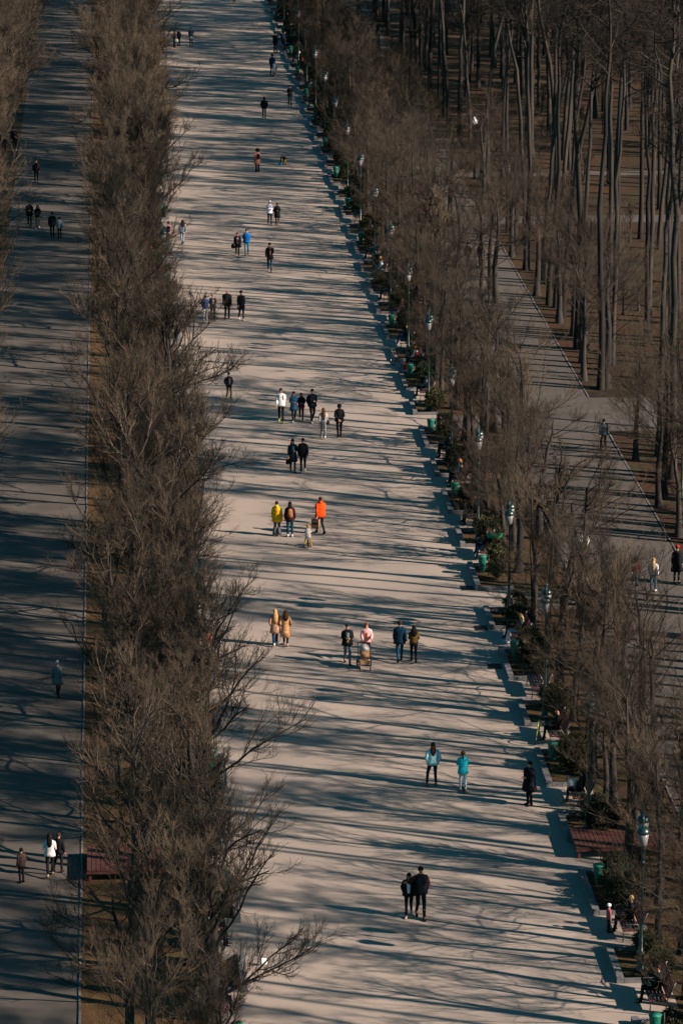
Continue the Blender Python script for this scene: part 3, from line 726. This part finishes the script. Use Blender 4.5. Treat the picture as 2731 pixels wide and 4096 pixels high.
ppl("tall boy in black jacket with white shoes at the right of the four friends", 1249, 1690, 1556, face=10, top=(.012, .015, .022), leg=BLACK, shoe=WHITE, hair=HBLK, arms='pocket', armR='hold', ph=-1, puff=1.1)
ppl("woman in white top and grey trousers with very long brown hair", 1293, 1754, 1631, face=BK, top=(.55, .53, .52), leg=(.26, .26, .27), flare=1.2, hair=HAUB, hs='xlong', hem=.98, shoe=WHITE)
ppl("hooded man in black with hands behind his back", 1357, 1749, 1616, face=BK, top=BLACK, leg=BLACK, hs='hood', hat=(WHITE, 'beanie'), arms='behind', fat=1.12, ph=-1)
ppl("woman in long dark blue coat beside the man in black jacket", 1171, 1888, 1756, face=5, top=(.010, .018, .028), inner=(.02, .09, .12), leg=(.015, .03, .04), hem=.55, hair=HBRN, hs='long', arms='carry', armR='hold')
ppl("young man in black jacket and grey shoes beside the woman in dark coat", 1212, 1890, 1753, face=-6, top=BLACK, leg=BLACK, hair=HBLK, shoe=(.35, .35, .35), ph=-1, arms='down', puff=1.12)
ppl("woman in yellow raincoat and grey trousers", 1108, 2145, 2004, face=BK-18, top=(.85, .47, .012), leg=(.09, .10, .11), shoe=WHITE, hair=HBRN, hs='short', hem=.74, flare=1.6, pose='stand', hood=True, wide=1.1, puff=1.05)
ppl("woman in brown jacket with tan backpack and dark jeans", 1160, 2148, 2006, face=BK, top=(.05, .014, .012), leg=(.010, .045, .075), shoe=WHITE, hair=HBLK, hs='long', pack=((.38, .17, .07), 1), pose='stand', wide=1.1)
ppl("man in orange red puffer jacket and dark trousers", 1281, 2137, 1987, face=BK+22, top=(.80, .065, .008), leg=(.03, .027, .025), shoe=BLACK, hair=HBRN, puff=1.18, hood=True, hem=.82)
ppl("toddler in yellow hat and yellow trousers on a balance bike", 1232, 2187, 2101, face=BK, pose='straddle', top=(.75, .62, .58), leg=(.75, .45, .02), shoe=(.6, .25, .2), hat=((.70, .32, .01), 'beanie'), hair=HBLO, headk=1.3, arms='push', hem=.72)
ppl("woman with long blond hair in beige coat", 1101, 2583, 2437, face=BK+4, top=(.42, .23, .15), leg=(.015, .05, .10), shoe=WHITE, hair=(.50, .27, .11), hs='xlong', hem=.62, flare=1.25, ph=-1, arms='pocket')
ppl("woman with curly brown hair in long camel coat", 1143, 2584, 2441, face=BK-4, top=(.62, .33, .17), leg=BLACK, shoe=(.45, .25, .15), hair=HBRN, hs='curly', hem=.45, flare=1.0, arms='pocket')
ppl("person in grey green top among the left branches with an orange bag", 826, 2612, 2513, face=30, top=(.12, .20, .18), leg=BLACK, hair=HBRN, hs='long', pose='stand', arms='hold')
ppl("person in pale cardigan and black trousers beside the left bench", 868, 2636, 2519, face=-20, top=(.50, .45, .42), leg=BLACK, shoe=(.1, .05, .04), hair=HBLK, pose='stand')
ppl("man in black jacket and light blue jeans looking at a phone", 1389, 2655, 2495, face=3, top=BLACK, inner=(.22, .25, .26), leg=(.13, .19, .22), hair=(.03, .02, .02), arms='hold', hem=.82, puff=1.1)
ppl("woman in pink jacket pushing a stroller", 1465, 2640, 2503, face=0, top=(.80, .38, .40), leg=BLACK, shoe=WHITE, hair=HAUB, hs='long', arms='push', puff=1.15, scarf=(.5, .2, .08), h=1.68)
ppl("tall man in dark blue quilted jacket and jeans walking away", 1598, 2649, 2482, face=BK, top=(.008, .030, .055), leg=(.015, .075, .12), hair=HBRN, puff=1.15, hem=.80, ph=-1)
ppl("woman in olive brown jacket with long black hair walking away", 1654, 2650, 2501, face=BK, top=(.11, .06, .02), leg=(.020, .016, .016), hair=HBLK, hs='curly', hem=.95, arms='hold')
ppl("woman in pale aqua jacket with red scarf on orange inline skates", 1730, 3143, 2970, face=BK, pose='wide', top=(.40, .72, .78), leg=(.010, .028, .045), shoe=(.75, .13, .01), hair=HBRN, hs='long', hood=False, hem=.86, puff=1.1, scarf=(.55, .03, .015), arms='pocket')
ppl("girl in turquoise top with a long braid riding a scooter", 1850, 3163, 3004, face=BK, pose='stand', top=(.02, .52, .62), leg=(.42, .55, .60), shoe=(.6, .5, .5), hair=HBRN, hs='braid', hem=.76, arms='push', headk=1.1)
ppl("woman in black jacket and white shirt leaning on the man beside her", 1634, 3665, 3492, face=-8, top=BLACK, inner=(.70, .72, .78), leg=(.010, .014, .02), shoe=(.55, .42, .38), hair=HBLK, hs='long', armR='face', arms='pocket', puff=1.15, ph=-1)
ppl("man in dark jacket with maroon sleeve holding the woman beside him", 1681, 3673, 3466, face=6, top=(.010, .014, .02), leg=BLACK, hair=HBLK, arms='hug', armR='pocket', puff=1.08, sleeve=(.06, .015, .015), skincol=(.50, .24, .13))
ppl("woman in light brown jacket on the park path under the branches", 1920, 1068, 970, face=-10, top=(.45, .24, .11), leg=BLACK, hair=HBRN, hs='long')
ppl("person in black beside the woman in light brown jacket on the park path", 1868, 1066, 970, face=10, top=BLACK, leg=BLACK, hair=HBRN, ph=-1)
ppl("person in dark blue grey jacket on the shaded cross path at the right", 2411, 1803, 1675, face=BK+10, top=(.03, .05, .07), leg=BLACK)
ppl("person in dark red hood and jeans on the park path at the right", 2537, 2345, 2228, face=BK+10, top=(.10, .015, .012), leg=(.06, .13, .17), hs='hood')
ppl("woman with long blond hair in white jacket on the park path", 2610, 2372, 2232, face=BK-15, top=(.65, .58, .58), leg=(.05, .11, .17), shoe=WHITE, hair=(.70, .45, .20), hs='xlong', ph=-1, hem=.95)
ppl("man in long black coat and red cap at the right edge", 2704, 2332, 2182, face=10, top=BLACK, hem=.55, hat=((.60, .02, .02), 'cap'), fat=1.15, pose='stand')
ppl("dark dressed person with white shoes walking up the left alley near the top", 60, 606, 505, face=BK+10, top=BLACK, shoe=WHITE)
ppl("person in dark grey bending near the left edge of the alley", 22, 606, 548, h=1.2, face=40, top=(.03, .03, .035), pose='stand')
ppl("person in dark jacket standing alone on the left alley", 147, 730, 636, face=10, top=(.025, .02, .022), pose='stand')
ppl("man in black with folded hands on the left alley", 120, 911, 804, face=0, top=BLACK, arms='hold', fat=1.1)
ppl("woman in black jacket and brown trousers on the left alley", 153, 913, 820, face=-5, top=BLACK, leg=(.12, .08, .06), shoe=WHITE, hs='curly', arms='hold', ph=-1)
ppl("man in dark coat walking up the left alley beside a person in grey", 211, 951, 848, face=BK, top=(.018, .02, .022), hair=HBRN, fat=1.12)
ppl("person in light grey blue jacket walking up the left alley", 240, 956, 868, face=BK, top=(.20, .24, .28), hair=HBLK, ph=-1)
ppl("old person in grey coat walking at the kerb of the left alley", 233, 2785, 2641, face=BK-15, top=(.15, .16, .165), leg=BLACK, hair=(.55, .48, .42), hem=.58, fat=1.15, arms='swingb')
ppl("person in white jacket and black trousers on the left alley", 202, 3508, 3333, face=BK, top=(.60, .55, .55), leg=BLACK, shoe=(.4, .25, .15), hair=HBLK, hs='long', ph=-1, arms='hold')
ppl("person in black beside the white jacket on the left alley", 238, 3490, 3330, face=BK-25, top=BLACK, leg=BLACK, hair=HBRN, pose='wide')
ppl("child in dark red brown coat with pale shoes on the left alley", 88, 3532, 3392, face=BK+40, top=(.06, .035, .035), leg=BLACK, hair=HBLK, pose='stand', headk=1.05)
ppl("heavy man in long black coat standing before the bench at lower right", 2115, 3222, 3045, face=-60, top=BLACK, leg=BLACK, hem=.60, fat=1.25, puff=1.1, pose='stand', hair=HBLK, arms='hold')

def sitter(side, k, t, off, label, **kw):
    x, y, rz = seatpos[(side, k, t)]
    fx_ = x+(.06 if side == 'right' else -.06)
    return person(label, Vector((x, y+off, -.03)), kw.pop('h', 1.72), face=math.degrees(rz), pose='sit', arms=kw.pop('arms', 'lap'), **kw)
sitter('right', 3, 'A', .2, "man in black with pale shoes on a right bench above the green shrub", top=BLACK, shoe=(.35, .4, .42), hair=HBLK)
sitter('right', 3, 'A', -.5, "person in dark coat seated beside the man with pale shoes", top=(.012, .02, .025), hair=HBLK, hs='hood')
sitter('right', 3, 'B', .3, "person with orange hair and light blue top on a right bench", top=(.16, .30, .40), leg=BLACK, hair=(.50, .18, .04), hs='long', shoe=(.05, .15, .18))
sitter('right', 3, 'B', -.45, "person in black seated next to the orange haired one", top=BLACK, leg=BLACK, hair=HBLK)
sitter('right', 2, 'A', .1, "person in black with a brown cap bent forward on a right bench", top=BLACK, hat=((.30, .17, .12), 'cap'), arms='lap')
sitter('right', 2, 'A', -.5, "dark hooded person at the near end of the bench above the twin lantern", top=(.02, .015, .015), hs='hood')
sitter('right', 2, 'B', .35, "person in black and dark jeans with pale shoes on the bench by the lantern", top=BLACK, leg=(.01, .02, .04), shoe=(.4, .38, .38), hair=HBRN)
sitter('right', 2, 'B', -.35, "grey haired person in black and blue jeans beside a green sheet", top=BLACK, leg=(.02, .08, .14), shoe=(.25, .2, .2), hair=HGRY, hs='short')
sitter('right', 1, 'B', .5, "man in black cap on the bench beside a woman in white trousers", top=BLACK, leg=BLACK, hat=(BLACK, 'cap'))
sitter('right', 1, 'B', -.2, "woman in checked shirt and white trousers on a right bench", top=(.03, .05, .06), leg=(.62, .66, .74), shoe=(.55, .6, .68), hair=HBLO, hs='long', ph=-1)
sitter('right', 0, 'B', .0, "bald man in dark clothes on the bench behind the yellow green bicycle", top=(.01, .012, .012), hs='bald', leg=BLACK)
sitter('right', -1, 'A', -.1, "woman in brown jacket with a white bag on her lap", top=(.05, .035, .022), leg=(.01, .02, .03), hair=HBRN, hs='long')
sitter('right', -2, 'A', .2, "blond person in black holding a child on a lower right bench", top=BLACK, hair=HBLO, hs='short')
person("small child in white hat and pink jacket standing before the blond sitter", Vector((KX+.35, seatpos[('right', -2, 'A')][1], .008)), 1.05, face=100, pose='stand', top=(.35, .10, .12), leg=BLACK, hat=(WHITE, 'beanie'), headk=1.2)
sitter('right', -2, 'B', .1, "heavy man in black on the lowest visible right bench", top=BLACK, fat=1.2, hs='short', hair=HBRN)
sitter('right', 5, 'B', .2, "person with a white top on a bench behind a black bicycle", top=WHITE, leg=(.03, .03, .04), hair=HAUB)
sitter('right', 5, 'B', -.5, "person in red seated beside the person with a white top", top=(.35, .03, .02), leg=BLACK, hair=HBLK)
sitter('right', 5, 'A', .1, "person in dark coat and blue jeans under the branches on a right bench", top=BLACK, leg=(.02, .07, .14), shoe=(.3, .35, .4))
sitter('right', 4, 'A', .1, "person in grey coat on the bench below the black bicycle", top=(.15, .15, .17), hair=HBLK)
sitter('right', 6, 'A', .1, "person in black with a fair face on a bench under bare branches", top=BLACK, hair=HAUB)
sitter('right', 7, 'B', .3, "person in pale blue denim on a right bench under branches", top=(.14, .18, .26), hair=HBLO, hs='long')
sitter('right', 7, 'B', -.4, "person in white and teal beside the one in denim", top=(.45, .55, .5), hair=HBRN)
sitter('right', 7, 'A', .0, "person in teal green jacket on a right bench", top=(.0, .12, .10), hair=HBLK)
sitter('right', 12, 'B', .0, "person in dark red scarf on a distant right bench", top=BLACK, scarf=(.4, .05, .08))
sitter('right', 12, 'A', .0, "person in tan jacket on a distant right bench", top=(.25, .12, .05))
sitter('right', 13, 'B', .3, "person in pale denim on a distant right bench", top=(.35, .38, .45))
sitter('right', 14, 'B', .0, "person in red hat on a distant right bench", top=BLACK, hat=((.5, .05, .03), 'beanie'))
sitter('right', 14, 'A', .0, "person in white top on a distant right bench", top=(.5, .5, .5))
sitter('right', 17, 'B', .0, "person in bright orange jacket on a bench at the very top", top=(.75, .10, .01))
sitter('left', 3, 'B', .0, "person in red coat with orange hat seated among the left branches", top=(.45, .02, .01), hat=((.8, .12, .03), 'beanie'))
sitter('left', -1, 'A', .3, "person in orange jacket seated under the left trees", top=(.60, .12, .01))
sitter('left', -1, 'A', -.4, "person in white top seated under the left trees next to an orange jacket", top=WHITE, leg=GREY)
sitter('left', -2, 'A', .3, "person in white hat and maroon coat seated under the left trees", top=(.15, .02, .02), hat=(WHITE, 'beanie'))
sitter('left', -2, 'A', -.4, "person in pale blue top seated under the left trees", top=(.45, .55, .65))
sitter('left', -2, 'B', .0, "person in dark pink jacket seated under the lowest left trees", top=(.25, .02, .06), leg=BLACK)
sitter('left', 0, 'A', .0, "person in cream top seated under the left trees in the middle", top=(.6, .5, .4))

# ------------------------------------------------------------------ vehicles and things people use
def bicycle(label, loc, rz, frame=(.01, .01, .012), sc=1.0, tilt=0, name='bicycle'):
    t = thing(name, label, 'bicycle', loc, rz); t.scale = (sc,)*3; t.rotation_euler = (0, R(tilt), rz)
    fm = cloth(frame, .4)
    for y in (-.52, .52):
        w = MB(); w.torus((0, y, .34), .315, .022, 'x', 26, 6); o = w.build('tyre', M['rubber'], t)
        sp = MB()
        for i in range(14):
            a = i*math.pi/7; sp.loft([(0.01*(-1)**i, y, .34), (0, y+.30*math.cos(a), .34+.30*math.sin(a))], [.003, .003], k=4)
        sp.torus((0, y, .34), .295, .009, 'x', 22, 5); sp.build('rim', M['chrome'], o)
    f = MB(); BB = (0, .08, .30); ST = (0, .20, .80); HT = (0, -.36, .82); HB = (0, -.40, .66)
    for a, b, r in ((BB, ST, .017), (ST, HT, .018), (BB, HB, .020), (HT, HB, .020), (BB, (0, .52, .34), .011), (ST, (0, .52, .34), .010), (HB, (0, -.52, .34), .015)): f.loft([a, b], [r, r], k=7)
    f.loft([HT, (0, -.34, .95)], [.014, .014], k=6); f.loft([ST, (0, .22, .92)], [.013, .013], k=6); f.build('frame', fm, t)
    h = MB(); h.loft([(-.29, -.24, .98), (-.18, -.35, .97), (.18, -.35, .97), (.29, -.24, .98)], [.014]*4, k=6); h.build('handlebar', M['dark'], t)
    s = MB(); s.loft([(0, .08, .94), (0, .2, .95), (0, .33, .955)], [(.025, .02), (.06, .025), (.08, .03)], lat=(1, 0, 0), k=9); s.build('saddle', M['rubber'], t)
    c = MB(); c.torus(BB, .09, .008, 'x', 16, 5); c.loft([(.04, .08, .30), (.06, .14, .15)], [.01, .01], k=5); c.loft([(-.04, .08, .30), (-.06, .02, .45)], [.01, .01], k=5)
    c.box((.10, .14, .14), (.09, .07, .02)); c.box((-.10, .02, .46), (.09, .07, .02)); c.build('crank', M['chrome'], t)
    return t
b0 = seatpos[('right', 0, 'B')]
bicycle("yellow green bicycle leaning at the bench of the bald man", (KX+.28, b0[1]-.2, .008), R(-12), (.45, .55, .08), tilt=6)
b5 = seatpos[('right', 5, 'B')]
bicycle("black bicycle parked before the bench of the person in white top", (KX+.05, b5[1]+.2, .008), R(18), (.012, .012, .014), tilt=-6)
pb = at(1112, 214); bicycle("black bicycle held by the broad man at the top right kerb", (pb.x, pb.y, .008), R(30), (.03, .03, .03))
# balance bike
pc = at(1232, 2187)
t = thing('balance_bike', "small black balance bike under the toddler in yellow", 'balance bike', (pc.x, pc.y-.03, .008), math.pi)
for y in (-.30, .26):
    w = MB(); w.torus((0, y, .15), .125, .022, 'x', 20, 6); o = w.build('tyre', M['rubber'], t)
    g = MB(); g.loft([(-.012, y, .15), (.012, y, .15)], [.10, .10], k=14); g.build('rim', M['chrome'], o)
f = MB(); f.loft([(0, -.30, .15), (0, -.25, .42), (0, -.22, .52)], [.015]*3, k=6); f.loft([(0, -.26, .34), (0, 0, .22), (0, .26, .15)], [.018]*3, k=6); f.loft([(0, .08, .20), (0, .12, .33)], [.014]*2, k=6); f.build('frame', M['dark'], t)
g = MB(); g.loft([(-.18, -.20, .52), (.18, -.20, .52)], [.012]*2, k=6); g.build('handlebar', M['dark'], t)
g = MB(); g.loft([(0, .02, .34), (0, .2, .35)], [(.03, .018), (.05, .02)], lat=(1, 0, 0), k=8); g.build('saddle', M['rubber'], t)
# scooter
pc = at(1853, 3165)
t = thing('kick_scooter', "dark kick scooter under the girl in turquoise", 'scooter', (pc.x, pc.y, .008), math.pi)
for y in (-.38, .34):
    w = MB(); w.torus((0, y, .09), .07, .022, 'x', 18, 6); w.loft([(-.012, y, .09), (.012, y, .09)], [.06, .06], k=12); w.build('wheel', M['rubber'], t)
f = MB(); f.box((0, 0, .085), (.12, .56, .02)); f.build('deck', M['dark'], t, False)
f = MB(); f.loft([(0, -.38, .09), (0, -.34, .30), (0, -.29, .86)], [.018]*3, k=7); f.loft([(0, -.27, .08), (0, -.34, .25)], [.02, .02], k=6); f.loft([(-.19, -.29, .87), (.19, -.29, .87)], [.014]*2, k=6); f.build('steering_column', M['chrome'], t)
# stroller
pc = at(1458, 2676)
t = thing('stroller', "beige and black baby stroller pushed by the woman in pink", 'stroller', (pc.x, pc.y+.05, .008), 0)
cb, cl = cloth((.36, .20, .10)), cloth((.50, .42, .40))
g = MB(); g.loft([(0, -.28, .56), (0, -.25, .72), (0, .30, .74), (0, .34, .60)], [(.19, .05), (.22, .13), (.22, .13), (.18, .06)], lat=(1, 0, 0), k=12); g.ball((0, 0, .66), (.22, .40, .14), 14, 8); g.build('carrycot', cb, t)
g = MB(); g.ball((0, .14, .80), (.235, .28, .27), 16, 9, f=lambda v: Vector((v.x, v.y, max(v.z, -.02)))); g.build('hood', cl, t)
g = MB(); g.box((0, 0, .30), (.42, .46, .12)); g.box((0, -.24, .33), (.40, .03, .16)); g.build('basket', cb, t, False)
g = MB()
for x in (-.26, .26):
    g.loft([(x, .52, 1.02), (x, .30, .72), (x, -.10, .42), (x*.85, -.42, .14)], [.016]*4, k=6); g.loft([(x, .38, .17), (x, .05, .45), (x, -.02, .62)], [.016]*3, k=6)
g.loft([(-.26, .52, 1.02), (.26, .52, 1.02)], [.02]*2, k=6); g.loft([(-.26, .38, .17), (.26, .38, .17)], [.013]*2, k=6); g.build('frame', M['dark'], t)
for x in (-.30, .30):
    w = MB(); w.torus((x, .38, .16), .135, .026, 'x', 20, 6); w.loft([(x-.015, .38, .16), (x+.015, .38, .16)], [.11, .11], k=12); w.build('wheel', M['rubber'], t)
    w = MB(); w.torus((x*.75, -.42, .10), .075, .024, 'x', 16, 6); w.loft([(x*.75-.015, -.42, .10), (x*.75+.015, -.42, .10)], [.06, .06], k=10); w.build('wheel', M['rubber'], t)
# ball
pc = at(1120, 661); g = MB(); g.ball((0, 0, .13), .13, 16, 10); tag(g.build('ball', cloth((.01, .32, .60), .4), loc=(pc.x, pc.y, .008)), "bright blue ball on the asphalt by the bending child", 'ball')
# skate wheels as inline skates
pc = at(1730, 3143)
for (dx, dy) in ((-.24, -.03), (.12, -.0)):
    g = MB(); g.box((0, 0, .055), (.022, .24, .03)); [g.torus((0, yy, .032), .022, .012, 'x', 12, 5) for yy in (-.11, -.037, .037, .11)]
    tag(g.build('inline_skate_frame', M['rubber'], loc=(pc.x+dx*.97, pc.y+dy+.03, .0)), "black wheel frame under the %s orange skate boot" % ("left" if dx < 0 else "right"), 'skate')
def bag(label, loc, col, kind='tote', rz=0, sc=1):
    t = thing('hand_bag' if kind != 'paper' else 'paper_bag', label, 'bag', loc, rz); t.scale = (sc,)*3
    g = MB()
    if kind == 'paper':
        g.box((0, 0, .2), (.34, .14, .40)); g.build('sack', cloth(col), t, False); g = MB(); g.box((0, -.073, .22), (.24, .006, .07)); g.build('printed_band', cloth(BLACK), t, False)
    else: g.loft([(0, 0, 0), (0, 0, .04), (0, 0, .18), (0, 0, .26)], [(.10, .04), (.15, .065), (.14, .06), (.10, .02)], lat=(1, 0, 0), k=12); g.build('pouch', cloth(col, .5), t)
    g = MB(); zt = .38 if kind == 'paper' else .24
    g.torus((0, 0, zt), .09, .008, 'y', 12, 5, 0, math.pi); g.build('handle', cloth(BLACK), t)
    return t
def near(sx, sy, z, dx=0, dy=0):
    p = at(sx, sy); return (p.x+dx, p.y+dy, z)
bag("brown paper bag carried by the man in orange red jacket", near(1262, 2137, .30), (.38, .22, .13), 'paper', R(-25), 1.15)
bag("small black handbag of the woman in dark blue coat", near(1154, 1888, .42), BLACK)
bag("small purple bag of the girl in black", near(1203, 1684, .78, 0, -.22), (.10, .02, .05))
bag("black shoulder bag of the woman in white top", near(1308, 1754, .78), BLACK, sc=.9)
bag("black tote of the woman with the red scarf", near(935, 1025, .55), BLACK, sc=1.2)
bag("white bag held by the man in navy at the top left", near(765, 186, .75, .02, -.25), WHITE)
bag("pale bag of the dark dressed person by the top left trees", near(706, 190, .55, 0, -.2), (.5, .6, .5), sc=1.2)
bag("orange red bag of the person among the left branches", near(834, 2612, .55, 0, -.2), (.75, .14, .05), sc=1.5)
xx, yy, _ = seatpos[('right', -1, 'A')]; bag("white bag on the lap of the woman in brown jacket", (xx-.28, yy-.15, .64), WHITE, sc=1.2)
xx, yy, _ = seatpos[('right', 5, 'B')]; bag("red bag resting by the black bicycle", (xx-.45, yy-.7, .008), (.45, .03, .02), sc=1.6)
p = at(1052, 3862); bag("white bag on the ground under the lowest left branches", (p.x, p.y, .008), WHITE, sc=1.0)
xx, yy, _ = seatpos[('right', 2, 'B')]
g = MB(); g.loft([(-.35, 0, 0), (-.1, .05, .05), (.25, .02, .02), (.45, .1, .10)], [(.05, .02), (.14, .03), (.12, .03), (.04, .02)], lat=(0, 0, 1), k=10)
tag(g.build('green_sheet', cloth((.01, .40, .14), .5), loc=(xx+.38, yy-.5, 1.1)), "bright green sheet draped over the back of the right bench", 'sheet')
p = at(1389, 2655); g = MB(); g.box((0, 0, 0), (.075, .14, .012), Matrix.Rotation(R(30), 3, 'X')); tag(g.build('phone', cloth((.35, .2, .02), .3), smooth=False, loc=(p.x, p.y-.33, 1.10)), "phone in the hands of the man in light jeans", 'phone')

# ------------------------------------------------------------------ light
EL, AZ = 28.0, 66.0      # shadows run 66 deg left of +Y
sd = Vector((math.sin(R(AZ))*math.cos(R(EL)), -math.cos(R(AZ))*math.cos(R(EL)), math.sin(R(EL))))
sun_d = bpy.data.lights.new("sun", 'SUN'); sun_d.energy = 5.0; sun_d.angle = R(.5); sun_d.color = (1, .845, .73)
sun = bpy.data.objects.new("sun", sun_d); COL.objects.link(sun); sun.rotation_euler = sd.to_track_quat('Z', 'Y').to_euler()
sun.location = (60, 100, 80)
W = bpy.data.worlds.new("World"); SC.world = W; W.use_nodes = True; nt = W.node_tree
bg = nt.nodes["Background"]; sky = nt.nodes.new('ShaderNodeTexSky'); sky.sky_type = 'NISHITA'; sky.sun_disc = False
sky.sun_elevation = R(EL); sky.sun_rotation = math.atan2(sd.x, sd.y); sky.ozone_density = 3.0; sky.dust_density = .2
mx = nt.nodes.new('ShaderNodeMix'); mx.data_type = 'RGBA'; mx.blend_type = 'MULTIPLY'; mx.inputs[0].default_value = 1; mx.inputs[7].default_value = (.26, .94, .88, 1)
nt.links.new(sky.outputs[0], mx.inputs[6]); nt.links.new(mx.outputs[2], bg.inputs['Color']); bg.inputs['Strength'].default_value = .05
SC.view_settings.view_transform = 'Standard'; SC.view_settings.look = 'None'; SC.view_settings.exposure = 1.08; SC.view_settings.gamma = 1
SC.render.engine = 'CYCLES'; SC.cycles.max_bounces = 4; SC.cycles.use_denoising = True; SC.cycles.denoising_prefilter = 'ACCURATE'
